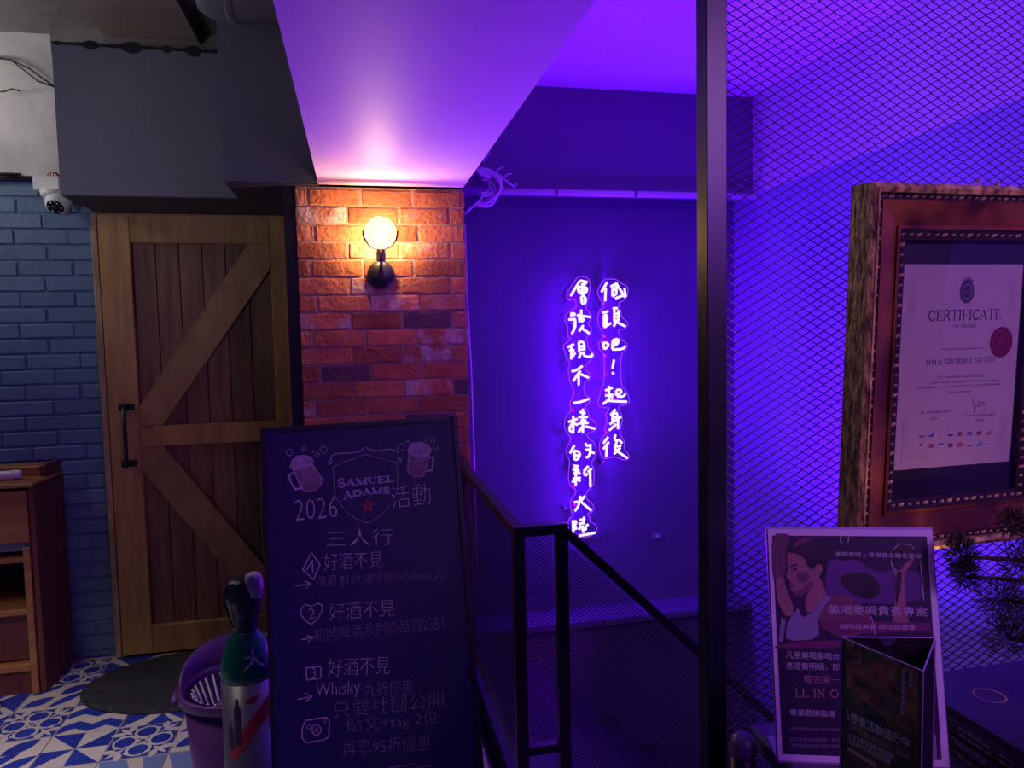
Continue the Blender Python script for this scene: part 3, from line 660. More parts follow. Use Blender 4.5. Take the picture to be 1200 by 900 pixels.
mb = MB(); fill([(-.062, .325), (-.05, .31), (-.02, .35), (.04, .415), (.075, .47), (.075, .5), (.04, .47), (.0, .43), (-.03, .385), (-.06, .345)], .003, .0008, mb)
fill([(.012, .47), (.03, .495), (.0, .49), (-.012, .478)], .003, .0008, mb); fill([(.05, .43), (.07, .46), (.068, .40), (.055, .385)], .003, .0008, mb)
mb.build('red_flash_sticker', M['red'], t)
mb = MB(); fill([(-.042, .36), (-.024, .36), (-.024, .46), (-.029, .475), (-.029, .49), (-.037, .49), (-.037, .475), (-.042, .46)], .0025, .0012, mb)
fill([(-.062, .345), (-.047, .345), (-.047, .40), (-.051, .41), (-.051, .425), (-.058, .425), (-.058, .41), (-.062, .40)], .0025, .0012, mb)
mb.build('bottle_emblem', M['ink'], t)

# ================================================================== purple mop bucket
bx, by = -.405, 2.318
t = empty('mop_bucket', (bx, by, 0), 'purple plastic mop bucket with white slotted basket behind the gas cylinder', 'bucket')
MB().lathe((bx, by, 0), [(.115, .0), (.12, .005), (.148, .365), (.146, .365), (.118, .01), (.01, .008)], 40, cap=False).build('tub', M['purple'], t, True, fix=True)
MB().lathe((bx, by, 0), [(.149, .362), (.163, .368), (.163, .392), (.160, .396), (.150, .394), (.146, .372)], 40, cap=False).build('rim', M['purple'], t, True, fix=True)
mb = MB(); vs = []; fs = []; n = 28
for i in range(n+1):
    a = radians(-10)+radians(200)*i/n; h = .392+.10*max(0, sin(pi*i/n))**.6
    for rr in (.152, .160):
        for zz in (.385, h): vs.append((bx+rr*cos(a), by+rr*sin(a), zz))
for i in range(n):
    a = i*4; b = a+4
    fs += [(a, a+1, b+1, b), (a+2, b+2, b+3, a+3), (a+1, a+3, b+3, b+1)]
mb.add(vs, fs).build('back_splash', M['purple2'], t, True, fix=True)
bs = MB().lathe((bx, by, 0), [(.128, .385), (.128, .378), (.10, .30), (.02, .295)], 36, cap=False).build('basket', M['purple2'], t, True)
for k in range(30):
    a = 2*pi*k/30; c, s_ = cos(a), sin(a)
    MB().tube([(bx+.124*c, by+.124*s_, .384), (bx+.096*c, by+.096*s_, .305)], .0035, 5).build('basket_slat', M['white'], bs)
MB().tube([(bx-.164, by+.02, .386), (bx-.168, by-.03, .381), (bx-.162, by-.06, .376)], .010, 8).build('handle_hinge', M['purple'], t, True)

# ================================================================== wall lamp
lx, lz = .101, 1.842
LY = 2.79
t = empty('wall_lamp', (lx, 2.88, 1.70), 'black wall lamp with round ribbed lit glass head on the red brick column', 'lamp')
MB().lathe((lx, 2.878, 1.693), [(.052, 0), (.052, .018), (.044, .026), (.01, .028)], 32, (0, -1, 0)).build('wall_plate', M['black'], t, True, fix=True)
MB().tube([(lx, 2.86, 1.70), (lx, 2.825, 1.715), (lx, LY, 1.738), (lx, LY-.004, 1.786)], .0065, 10).build('arm', M['black'], t, True)
MB().lathe((lx, LY+.012, 1.735), [(.016, 0), (.018, .01), (.018, .036), (.013, .046)], 20).build('socket', M['gold'], t, True, fix=True)
head_ax = Vector((0, -1, -.10)).normalized()
MB().tube([(lx+.064*cos(a), LY-.006, lz+.064*sin(a)) for a in [radians(175+190*i/22) for i in range(23)]], .0035, 6).build('yoke', M['black'], t, True)
MB().lathe((lx, LY, lz), [(.0585, -.012), (.061, -.010), (.061, .010), (.0585, .012), (.0568, .0), (.0585, -.012)], 40, head_ax, False).build('bezel', M['gold'], t, True)
ln = MB().lathe((0, 0, 0), [(.057, 0), (.05, .008), (.035, .014), (.018, .017), (.001, .018)], 36, head_ax, False).build('glass_lens', M['bulblens'], None, True)
ln.parent = t; ln.location = (0, LY-2.88, lz-1.70)
MB().lathe((lx, LY+.02, lz-.005), [(.004, -.02), (.014, -.012), (.018, 0), (.014, .012), (.004, .018)], 16).build('bulb', M['bulb'], t, True)
light('wall_lamp_light', 'POINT', (lx, LY-.002, lz-.010), 10.5, (1, .60, .24), .022)

# ================================================================== stairwell: pipe, coil, plate, cable
t = empty('white_pipe', (1.2, 3.36, 2.12), 'thin white pipe running along the bottom of the dark beam', 'pipe')
MB().tube([(.64, 3.375, 2.118), (XR-.002, 3.375, 2.118)], .0155, 12).build('pipe_run', M['pipe'], t, True)
for x in (.95, 1.35, 1.75): MB().lathe((x, 3.375, 2.118), [(.0157, -.008), (.019, -.006), (.019, .006), (.0157, .008)], 12, (1, 0, 0)).build('clamp', M['cable'], t, True)
cz = atY(572, 220, 3.33)
t = empty('hose_coil', (cz.x, 3.33, cz.z), 'tangled coil of pale hoses and wires at the corner above the brick column', 'hose')
for k in range(5):
    r0 = .075-.011*k; pts = []
    for i in range(26):
        a = radians(-120+230*i/25); pts.append((cz.x-.018+r0*cos(a)+.008*sin(3*a+k), 3.33-.02*sin(a+k)-.006*k, cz.z+r0*1.05*sin(a)))
    MB().tube(pts, .0085 if k < 3 else .005, 8).build('hose_loop', M['hose'] if k != 2 else M['cable'], t, True)
MB().tube([atY(545, 250, 3.2)[:], atY(560, 237, 3.28)[:], atY(572, 222, 3.31)[:]], .005, 6).build('wire', M['hose'], t, True)
MB().tube([atY(585, 205, 3.33)[:], atY(595, 213, 3.33)[:], atY(603, 219, 3.33)[:], atY(606, 215, 3.33)[:]], .0045, 6).build('wire', M['hose'], t, True)
MB().tube([atY(556, 196, 3.30)[:], atY(566, 204, 3.31)[:], atY(578, 210, 3.32)[:], atY(588, 222, 3.33)[:]], .014, 8).build('hose_loop', M['hose'], t, True)
for px, py, qx, qy in ((578, 206, 590, 196), (586, 212, 600, 204), (566, 190, 574, 180)):
    a = atY(px, py, 3.33); b = atY(qx, qy, 3.35); MB().tube([a[:], ((a+b)/2+Vector((.006, -.01, .014)))[:], b[:]], .0035, 5).build('wire', M['hose'], t, True)
pv = [atY(548, 372, 2.98), atY(553, 430, 2.98), atY(556, 480, 2.98), atY(559, 560, 2.98)]
t = empty('hanging_cable', (.455, 2.97, 1.0), 'thin pale cable hanging down the right edge of the brick column', 'cable')
MB().tube([(.449, 2.97, 1.9), (.450, 2.965, 1.6), (.457, 2.95, 1.3), (.459, 2.945, 1.0), (.460, 2.94, .3)], .0035, 6).build('cable', M['hose'], t, True)
pl = atY(770, 628, YD-.025)
t = empty('switch_plate', (pl.x, YD-.022, pl.z), 'small pale plate on the dark wall to the right of the neon sign', 'switch')
wbox((pl.x-.03, YD-.029, pl.z-.018), (pl.x+.03, YD-.0205, pl.z+.018)).build('plate', M['cable'], t, bevel=.003)
wbox((pl.x-.008, YD-.033, pl.z-.008), (pl.x+.010, YD-.0295, pl.z+.008)).build('rocker', M['pipe'], t, bevel=.001)

# ================================================================== NEON SIGN (handwritten strokes read off the sign, laid on its own plane)
NY = 3.555
NP = Pose((0, NY, 0))
def nuv(px, py): u, v = NP.uv(px, py); return (u, v)
CH = [
 ('會', 320, [[(150,325),(285,110)],[(285,108),(388,130)],[(300,165),(370,150)],[(250,200),(385,190),(372,290),(265,290),(250,200)],[(320,200),(315,285)],[(260,245),(385,240)],[(300,335),(365,330),(360,435),(308,440),(300,335)],[(310,385),(360,382)],[(320,290),(330,330)]]),
 ('發', 320, [[(150,580),(200,560),(215,600)],[(120,655),(222,650)],[(215,650),(215,770),(165,855)],[(300,515),(300,580)],[(240,592),(425,620)],[(268,645),(360,645),(300,690)],[(270,620),(280,690)],[(330,735),(270,820)],[(300,770),(415,850)],[(190,690),(220,760)],[(150,610),(190,590)]]),
 ('低', 320, [[(665,130),(585,270)],[(645,210),(635,400)],[(710,195),(805,145)],[(740,200),(735,330)],[(735,330),(800,290)],[(750,250),(800,190)],[(800,160),(915,345)],[(905,210),(925,340)],[(775,360),(880,320)],[(790,150),(790,290)]]),
 ('頭', 320, [[(590,560),(680,540)],[(620,590),(620,760)],[(620,590),(665,590),(660,680),(625,700)],[(620,765),(715,705)],[(640,600),(650,740)],[(745,500),(810,495)],[(765,520),(765,690)],[(820,520),(825,670)],[(770,575),(820,575)],[(770,622),(820,622)],[(770,670),(820,670)],[(790,690),(755,750)],[(800,690),(920,750)]]),
 ('現', 390, [[(110,205),(200,160)],[(165,200),(160,360)],[(130,250),(205,245)],[(150,370),(215,280)],[(265,130),(270,270)],[(265,130),(345,125),(345,250)],[(272,190),(340,190)],[(272,235),(340,232)],[(300,270),(265,360)],[(320,270),(350,340),(465,330),(440,290)]]),
 ('不', 390, [[(165,540),(230,530),(320,465)],[(290,530),(185,680)],[(265,590),(265,735)],[(285,575),(405,630)]]),
 ('吧', 390, [[(605,140),(625,230)],[(605,140),(690,145),(670,205),(625,230)],[(740,110),(735,230)],[(740,110),(820,75),(820,150),(745,190)],[(780,90),(780,170)],[(735,235),(900,230),(915,180)]]),
 ('！', 390, [[(760,375),(740,500)],[(735,555),(760,578)]]),
 ('起', 445, [[(690,85),(690,290)],[(635,150),(740,110)],[(635,220),(745,205)],[(700,210),(740,250)],[(680,280),(600,340)],[(660,290),(780,300),(940,305)],[(790,150),(790,220)],[(790,145),(860,130),(855,190),(800,200)],[(800,230),(900,235),(915,190)]]),
 ('一', 445, [[(190,325),(300,310),(410,265)]]),
 ('樣', 445, [[(190,505),(190,745)],[(120,590),(250,545)],[(180,600),(125,690)],[(200,610),(250,630)],[(130,700),(185,745)],[(325,405),(325,750)],[(280,450),(360,470)],[(260,520),(390,520)],[(290,570),(370,570)],[(255,610),(400,600)],[(330,640),(260,740)],[(350,650),(500,685)],[(275,675),(310,690)]]),
 ('身', 445, [[(780,410),(740,470),(710,490)],[(740,480),(740,600)],[(750,475),(815,455),(815,690)],[(750,520),(810,520)],[(750,560),(810,560)],[(700,620),(860,520)],[(790,620),(690,710)]]),
 ('後', 500, [[(680,140),(610,230)],[(690,210),(610,310)],[(660,260),(650,420)],[(780,105),(760,180),(810,190)],[(820,170),(870,225)],[(800,200),(780,280),(860,260)],[(850,290),(760,380)],[(790,330),(950,435)],[(770,240),(780,330)]]),
 ('的', 500, [[(205,255),(145,370)],[(205,330),(205,460)],[(200,330),(290,350),(265,450),(210,460)],[(210,395),(275,400)],[(360,225),(370,270),(430,250)],[(430,240),(430,350),(400,430),(365,420)],[(360,320),(430,320)],[(430,350),(485,365)]]),
 ('新', 500, [[(225,530),(225,820)],[(195,540),(265,550)],[(180,600),(270,600)],[(185,650),(290,650)],[(180,720),(290,710)],[(210,740),(175,780)],[(245,740),(290,755)],[(200,570),(270,630)],[(400,545),(335,620)],[(340,625),(350,690),(390,650)],[(395,630),(450,580)],[(425,610),(430,840)]]),
 ('大', 565, [[(200,275),(290,265),(355,185)],[(290,185),(270,320),(210,400)],[(300,270),(440,390)]]),
 ('陸', 565, [[(170,545),(235,540)],[(185,550),(190,700)],[(235,545),(205,610),(245,640),(200,650)],[(340,475),(330,580)],[(275,520),(355,510)],[(265,580),(350,560)],[(300,600),(265,660)],[(320,600),(330,700)],[(400,580),(340,640)],[(300,650),(375,650)],[(270,745),(390,725),(500,700)]]),
]
t = empty('neon_sign', (1.15, NY, 1.1), 'glowing white and violet handwritten neon sign in two columns on the dark wall', 'neon sign')
for ch, oy, strokes in CH:
    mb = MB()
    for k, st in enumerate(strokes):
        pts = [nuv(655+x/12, oy+y/12) for x, y in st]
        # smooth a little
        if len(pts) > 2:
            q = [pts[0]]
            for a, b in zip(pts[:-1], pts[1:]): q += [((a[0]*.7+b[0]*.3), (a[1]*.7+b[1]*.3)), ((a[0]*.3+b[0]*.7), (a[1]*.3+b[1]*.7))]
            pts = q+[pts[-1]]
        y = NY-.012-.0009*(k % 5)
        (ax_, az), (bx_, bz) = pts[0], pts[1]
        P = [(u, y, v) for u, v in pts]
        mb.tube(P, .0069, 7)
    mb.build('neon_character', M['neon'], t, True)
OUTL = [(677,324),(670,334),(663,345),(664,350),(668,352),(674,350),(675,355),(675,361),(668,363),(662,370),(662,378),(666,384),(664,390),(666,395),(669,398),(664,401),(659,406),(663,415),(663,420),(669,425),(665,434),(667,440),(667,448),(672,453),(672,466),(668,470),(668,476),(669,482),(662,490),(661,497),(662,505),(669,512),(668,518),(663,526),(664,533),(668,540),(666,552),(666,565),(670,572),(675,573),(674,580),(668,586),(669,600),(673,604),(666,608),(665,618),(672,626),(679,630),
 (690,629),(698,624),(700,618),(696,613),(691,612),(691,606),(687,602),(694,600),(696,594),(694,590),(687,585),(687,576),(692,572),(696,566),(696,548),(692,543),(697,536),(699,528),(696,518),(690,514),(686,508),(694,507),(700,500),(697,494),(690,490),(690,484),(685,476),(691,472),(692,466),(684,462),(684,448),(691,445),(692,438),(685,433),(686,428),(694,420),(697,414),(690,410),(688,400),(686,396),(693,390),(693,384),(688,380),(694,372),(690,366),(686,362),(688,354),(690,345),(692,335),(690,327),(684,324)]
OUTR = [(708,327),(704,333),(699,342),(703,350),(707,357),(708,360),(702,364),(700,372),(701,382),(706,389),(706,397),(701,402),(702,410),(708,414),(708,449),(704,457),(702,466),(700,474),(705,478),(714,477),(713,480),(709,486),(712,492),(709,500),(708,504),(711,508),(705,512),(702,520),(702,526),(704,534),(708,538),(714,536),(722,535),
 (732,540),(738,536),(735,530),(731,526),(732,518),(726,508),(727,500),(730,490),(725,480),(724,476),(735,474),(738,470),(734,458),(727,452),(727,415),(734,410),(735,403),(731,400),(727,398),(725,390),(724,386),(732,386),(736,380),(734,376),(728,372),(727,362),(723,356),(733,351),(736,342),(735,335),(727,332),(723,328),(718,327)]
for OL in (OUTL, OUTR):
    pts = [nuv(*p) for p in OL]; n = len(pts)
    sm = []
    for i in range(n):
        a, b = pts[i], pts[(i+1) % n]; sm += [(a[0]*.75+b[0]*.25, a[1]*.75+b[1]*.25), (a[0]*.25+b[0]*.75, a[1]*.25+b[1]*.75)]
    bk = MB(Pose((0, NY, 0))).prism(sm, -.0020, .0030).build('acrylic_backing', M['signacrylic'], t, fix=True)
    MB().tube([(u, NY-.0035, v) for u, v in sm], .0017, 5, closed=True).build('lit_rim', M['neonedge'], bk, True)
for x, z in ((1.06, 1.62), (1.02, .55), (1.24, 1.6), (1.23, .78)):
    MB().lathe((x, YD-.02, z), [(.006, 0), (.006, .055)], 10, (0, -1, 0)).build('standoff', M['chrome'], t, True)
MB().tube([(1.13, NY-.002, .66), (1.13, NY+.01, 1.05), (1.13, NY+.0, 1.35), (1.12, NY, 1.75)], .002, 5).build('power_lead', M['cabledk'], t, True)
for zz in [.45+.1*k for k in range(13)]:
    light('neon_glow_light', 'POINT', (1.09, 3.495, zz), 1.35, PURPLE, .0)
for zz in [.83+.1*k for k in range(9)]:
    light('neon_glow_light', 'POINT', (1.268, 3.495, zz), 1.35, PURPLE, .0)

# ================================================================== expanded metal
def xmesh(P, u0, u1, v0, v1, W, H, t_, dep, clip=None, name='expanded_mesh', parent=None, m=None):
    """P(u, v, w) -> world; strands of an expanded-metal sheet as thin twisted bars"""
    vs = []; fs = []; nx = int((u1-u0)/(W/2)); ny = int((v1-v0)/(H/2))
    for i in range(nx):
        for j in range(ny+1):
            if (i+j) % 2: continue
            for dj in (1, -1):
                if not 0 <= j+dj <= ny: continue
                a = (u0+i*W/2, v0+j*H/2); b = (u0+(i+1)*W/2, v0+(j+dj)*H/2)
                if clip and not (clip(*a) and clip(*b)): continue
                tw = dep if dj > 0 else -dep
                k = len(vs)
                for (u, v), sgn in ((a, 1), (b, -1)):
                    ww = sgn*dep*.5
                    vs += [P(u, v+t_*.5, ww+dep*.35), P(u, v-t_*.5, ww+dep*.1), P(u, v-t_*.5, ww-dep*.35), P(u, v+t_*.5, ww-dep*.1)]
                fs += [(k, k+1, k+5, k+4), (k+1, k+2, k+6, k+5), (k+2, k+3, k+7, k+6), (k+3, k, k+4, k+7)]
    me = bpy.data.meshes.new(name); off = world_loc(parent); me.from_pydata([p-off for p in vs], [], fs); me.materials.append(m or M['blackmesh'])
    o = bpy.data.objects.new(name, me); C.objects.link(o); o.parent = parent; o['kind'] = 'stuff'; return o

MY = .965
t = empty('mesh_screen', (.9, MY, 0), 'large black expanded metal screen with a square post, dividing the counter from the stairwell', 'screen')
wbox((.485, MY-.018, 0), (.516, MY+.014, CEI-.002)).build('post', M['black'], t, bevel=.0015)
wbox((1.46, MY-.016, 0), (1.49, MY+.014, CEI-.002)).build('post', M['black'], t, bevel=.0015)
wbox((.517, MY-.014, .02), (1.459, MY+.014, .05)).build('bottom_rail', M['black'], t, bevel=.0015)
xmesh(lambda u, v, w: Vector((u, MY+w, v)), .517, 1.30, .32, CEI-.02, .0238, .0134, .0016, .0020, parent=t)

# ---- stair railing
p1 = atZ(600, 622, .95); RX, RY = p1.x+.018, 1.80
t = empty('stair_railing', (RX, RY, 0), 'black metal railing with mesh infill around the stairwell, in front of the neon sign', 'railing')
pw = .0155; X2 = .505
for x in (RX, X2): wbox((x-pw, RY-pw, 0), (x+pw, RY+pw, .93)).build('post', M['black'], t, bevel=.0015)
wbox((RX-pw, 2.84, 0), (RX+pw, 2.87, .93)).build('post', M['black'], t, bevel=.0015)
wbox((RX-pw, RY-pw-.002, .931), (X2+pw, RY+pw, .958)).build('top_rail', M['black'], t, bevel=.0015)
wbox((RX-pw, RY+pw+.001, .931), (RX+pw, 2.868, .958)).build('hand_rail', M['black'], t, bevel=.0015)
wbox((RX-pw, RY+pw+.001, .30), (RX+pw, 2.839, .325)).build('lower_rail', M['black'], t, bevel=.0015)
wbox((RX+pw+.001, RY-pw, .345), (X2-pw-.001, RY+pw, .368)).build('lower_rail', M['black'], t, bevel=.0015)
xmesh(lambda u, v, w: Vector((u, RY+w, v)), RX+pw, X2-pw, .372, .93, .017, .0105, .0016, .0015, parent=t)
xmesh(lambda u, v, w: Vector((RX+w, u, v)), RY+pw, 2.84, .326, .93, .017, .0105, .0016, .0015, parent=t)
dA = atY(664, 636, RY); dB = atY(816, 770, RY); sl = (dB.z-dA.z)/(dB.x-dA.x)
x3 = 1.30; zA = .945; zof = lambda x: zA+sl*(x-X2)
def bar(z0, hh, nm):
    mb = MB(W0); mb.prism([(X2+pw+.001, zof(X2)+z0-hh), (x3, zof(x3)+z0-hh), (x3, zof(x3)+z0), (X2+pw+.001, zof(X2)+z0)], -(RY+pw), -(RY-pw)); mb.build(nm, M['black'], t, fix=True)
bar(0, .034, 'sloping_rail'); bar(-.66, .03, 'sloping_lower_rail')
wbox((x3, RY-pw, -1.0), (x3+.03, RY+pw, zof(x3)+.01)).build('post', M['black'], t, bevel=.0015)
xmesh(lambda u, v, w: Vector((u, RY+w, v)), X2+pw, x3, zof(x3)-.66, zA, .017, .0105, .0016, .0015, clip=lambda u, v: zof(u)-.66 < v < zof(u)-.03, parent=t)

# ================================================================== CHALKBOARD
KP = yawtilt((.004, 1.84, 1.241), -.016, .241, -.023)
kw = .48; kh = 1.20
t = empty('chalkboard', (.0, 1.72, 0), 'standing black chalkboard with handwritten beer offers in front of the brick column', 'chalkboard')
MB(KP).box((-kw/2+.012, -kh+.02, -.010), (kw/2-.012, -.012, -.001)).build('board', M['chalkboard'], t, fix=True)
MB(KP).box((-kw/2, -kh, -.022), (-kw/2+.013, 0, .003)).build('frame_side', M['chalkframe'], t, fix=True, bevel=.0015)
MB(KP).box((kw/2-.013, -kh, -.022), (kw/2, 0, .003)).build('frame_side', M['chalkframe'], t, fix=True, bevel=.0015)
MB(KP).box((-kw/2+.0135, -.014, -.022), (kw/2-.0135, 0, .003)).build('frame_top', M['chalkframe'], t, fix=True, bevel=.0015)
MB(KP).box((-kw/2+.0135, -kh+.0, -.022), (kw/2-.0135, -kh+.022, .003)).build('frame_bottom', M['chalkframe'], t, fix=True, bevel=.0015)
for s_ in (-1, 1):
    MB(KP).box((s_*(kw/2-.02)-.012, -kh-.03, -.02), (s_*(kw/2-.02)+.012, -kh-.001, .0)).build('foot', M['chalkframe'], t, fix=True)
    a = KP(s_*(kw/2-.03), -.03, -.036); b = Vector((a.x, a.y+.26, .012))
    MB().tube([a[:], b[:]], .012, 4).build('rear_leg', M['chalkframe'], t)
k_ = KP.uv
def kl(mb, pxs, wd, closed=False): mb.line([k_(*p) for p in pxs], wd, .0012, closed)
def kt(txt, p0, p1, hpx, m='chalk', nm='chalk_writing', bold=-.017):
    mb = MB(KP); a, b = k_(*p0), k_(*p1); text(mb, txt, a, b, hpx*.00207, .0012, bold); mb.build(nm, M[m], t)
def zz(x, y, o=(320, 500), s=5.714): return (o[0]+x/s, o[1]+y/s)
# shield and logo sticker
mb = MB(KP)
kl(mb, [zz(*p) for p in [(400,270),(460,240),(540,215),(615,185),(700,208),(770,228),(826,238)]], .0011)
kl(mb, [zz(*p) for p in [(400,270),(405,330),(410,420),(418,470),(450,520),(500,575),(560,620),(635,645),(700,610),(760,550),(800,500),(828,440),(836,340),(826,238)]], .0011)
kl(mb, [zz(*p) for p in [(385,215),(400,190),(420,180),(500,178),(560,172),(590,160),(608,140)]], .0022)
kl(mb, [zz(*p) for p in [(622,140),(650,156),(700,163),(780,150),(820,160),(840,175)]], .0022)
for a, b in (((368, 238), (395, 215)), ((372, 256), (398, 234)), ((838, 205), (860, 222)), ((835, 218), (858, 240))): kl(mb, [zz(*a), zz(*b)], .0022)
mb.build('shield_outline', M['logo'], t)
mb = MB(KP)
serif(mb, 'SAMUEL', k_(*zz(436, 402)), k_(*zz(812, 366)), k_(0, 0) and .0145, .0014, .36, .15, 1.35)
serif(mb, 'ADAMS', k_(*zz(470, 484)), k_(*zz(786, 446)), .0135, .0014, .36, .15, 1.35, arcy=.004)
mb.build('logo_lettering', M['logo'], t)
mb = MB(KP); c = k_(*zz(635, 532)); R_ = .0165
kl_pts = [(c[0]+R_*cos(radians(92+144*i)), c[1]+R_*sin(radians(92+144*i))) for i in range(5)]
mb.line(kl_pts, .0024, .0014, True); mb.build('red_star', M['red'], t)
# beer mugs
def mug(foam, glass, handle, bubbles):
    mb = MB(KP); mb.mi = 0; mb.flat([k_(*zz(*p)) for p in glass][::-1], .0008); mb.mi = 1; mb.flat([k_(*zz(*p)) for p in foam][::-1], .0010)
    mb.mi = 2; mb.line([k_(*zz(*p)) for p in glass], .0022, .0013, True); mb.line([k_(*zz(*p)) for p in handle], .0042, .0013)
    for x, y, r_ in bubbles: mb.line([k_(*zz(x+r_*cos(a), y+r_*sin(a))) for a in [2*pi*i/9 for i in range(9)]], .0013, .0013, True)
    mb.build('chalk_beer_mug', [M['beer'], M['foam'], M['chalk']], t)
mug([(110,275),(125,225),(160,195),(215,188),(260,205),(275,235),(262,255),(215,275),(170,290),(130,290)], [(135,285),(262,248),(328,350),(322,385),(290,420),(235,440),(200,425),(170,370)], [(138,305),(108,325),(118,370),(150,420),(185,412)], [(110, 172, 22), (338, 155, 23), (298, 188, 14), (206, 148, 12), (268, 168, 8)])
mug([(905,185),(898,150),(925,112),(985,100),(1040,120),(1062,150),(1050,190),(1000,200),(950,195)], [(908,195),(1040,198),(1028,290),(1000,335),(940,335),(900,300)], [(1042,205),(1072,210),(1066,290),(1030,298)], [(856, 138, 25), (1020, 86, 12), (1070, 88, 16), (1088, 140, 17), (902, 100, 8)])
kt('2026', zz(150, 632), zz(432, 606), 24, bold=-.02); kt('活動', zz(800, 552), zz(1060, 520), 26)
kt('三人行', zz(360, 808), zz(800, 790), 19)
z2 = lambda x, y: zz(x, y, (340, 640), 6)
z3 = lambda x, y: zz(x, y, (340, 750), 6)
def sym(name, *lines):
    mb = MB(KP)
    for pts, wd, cl_ in lines: kl(mb, pts, wd, cl_)
    mb.build(name, M['chalk'], t)
sym('chalk_diamond', ([z2(*p) for p in [(150, 45), (210, 130), (165, 235), (88, 165)]], .0026, True), ([z2(115, 170), z2(158, 100), z2(158, 190)], .0026, False))
sym('chalk_heart', ([z2(*p) for p in [(150, 425), (110, 408), (78, 440), (76, 480), (105, 520), (148, 552), (195, 510), (225, 450), (222, 412), (190, 402), (150, 425)]], .0024, False))
for a_, b_, c_2, d_, e_ in (((38, 278), (148, 264), (105, 248), (112, 296), z2), ((76, 658), (165, 640), (120, 628), (125, 672), z2), ((55, 415), (158, 398), (108, 375), (112, 430), z3)):
    sym('chalk_arrow', ([e_(*a_), e_(*b_)], .0024, False), ([e_(*c_2), e_(*b_), e_(*d_)], .0024, False))
sym('chalk_box', ([z3(*p) for p in [(112, 195), (215, 186), (217, 268), (118, 280)]], .0026, True))
sym('chalk_camera_emblem', ([z3(*p) for p in [(85, 620), (110, 565), (250, 542), (277, 565), (272, 680), (240, 700), (115, 722), (85, 690)]], .0028, True), ([z3(185+32*cos(a), 630+38*sin(a)) for a in [2*pi*i/12 for i in range(12)]], .0022, True), ([z3(120, 600), z3(145, 595), z3(143, 622), z3(120, 624)], .0016, True), ([z3(240+12*cos(a), 568+12*sin(a)) for a in [pi*i/3 for i in range(6)]], .0018, True), ([z3(168, 650), z3(190, 605), z3(196, 655)], .0018, False))
kt('2', z2(130, 512), z2(178, 508), 11); kt('3', z3(150, 265), z3(182, 262), 10)
kt('好酒不見', z2(240, 172), z2(650, 150), 19); kt('啤酒 $199 啤啤暢飲(90min/人)', z2(190, 300), z2(1095, 250), 15, 'chalkdim')
kt('好酒不見', z2(275, 525), z2(735, 492), 19); kt('瓶裝啤酒系列商品買2送1', z2(170, 678), z2(1080, 580), 15, 'chalkdim')
kt('好酒不見', z3(265, 256), z3(700, 235), 19); kt('Whisky', z3(180, 425), z3(490, 400), 18); kt('九折優惠', z3(520, 400), z3(860, 385), 16, 'chalkdim')
kt('只要社團公開', z3(305, 555), z3(1080, 470), 18, 'chalkdim'); kt('貼文+tag 2位', z3(400, 668), z3(1040, 600), 17, 'chalkdim'); kt('再享95折優惠', z3(365, 820), z3(985, 775), 17, 'chalkdim')
mb = MB(KP); kl(mb, [z3(700, 896), z3(880, 870)], .002); kl(mb, [z3(900, 895), z3(985, 884)], .002); mb.build('chalk_writing', M['chalkdim'], t)

# ================================================================== COUNTER and what stands on it
TZ = .885
t = empty('counter', (1.0, .6, 0), 'violet lit dark counter at the lower right carrying poster, boxes and plant', 'counter')
wbox((.53, .16, TZ-.03), (1.42, .915, TZ)).build('countertop', M['counter'], t, bevel=.004)
wbox((.56, .22, .05), (1.40, .88, TZ-.031)).build('counter_body', M['dark'], t)
wbox((.58, .24, .0), (1.38, .86, .049)).build('counter_plinth', M['black'], t)
t = empty('short_post', (.508, .885, 0), 'short dark round post with glossy domed cap at the left end of the counter', 'post')
t.location = (.499, .875, 0)
MB().lathe((.499, .875, 0), [(.0165, 0), (.0165, .868)], 24).build('tube', M['black'], t, True, fix=True)
MB().lathe((.499, .875, 0), [(.0175, .868), (.0185, .872), (.0185, .882), (.016, .891), (.010, .896), (.001, .898)], 24).build('cap', M['counter'], t, True, fix=True)

# ---- poster in an acrylic holder
PP = yawtilt((.627, .814, 1.0345), -.322, .193, -.004)
t = empty('poster_stand', (.627, .79, TZ), 'upright clear acrylic stand with white bordered violet fitness poster on the counter', 'poster stand')
hw, hh = .105, .1485
MB(PP).box((-hw, -hh, -.0012), (hw, hh, 0)).build('poster_sheet', M['posterborder'], t, fix=True)
MB(PP).box((-hw-.002, -hh-.0005, .0035), (hw+.002, hh+.003, .0055)).build('acrylic_pane', M['acrylic'], t, fix=True)
MB(PP).box((-hw-.002, -hh-.0005, -.0045), (hw+.002, hh+.003, -.0022)).build('acrylic_back', M['acryledge'], t, fix=True)
mb = MB(); bl_ = PP(-hw, -hh, -.002); br_ = PP(hw, -hh, -.002); 
o1 = Vector((bl_.x, bl_.y, TZ+.002)); o2 = Vector((br_.x, br_.y, TZ+.002)); bk_ = Vector((-.316, .949, 0))*-.0+Vector((.316*.06, .949*.06, 0))
mb.add([o1, o2, o2+bk_, o1+bk_, o1-Vector((0, 0, .002)), o2-Vector((0, 0, .002)), o2+bk_-Vector((0, 0, .002)), o1+bk_-Vector((0, 0, .002))], [(0, 1, 2, 3), (7, 6, 5, 4), (0, 4, 5, 1), (1, 5, 6, 2), (2, 6, 7, 3), (3, 7, 4, 0)], True)
mb.build('acrylic_foot', M['acryledge'], t)
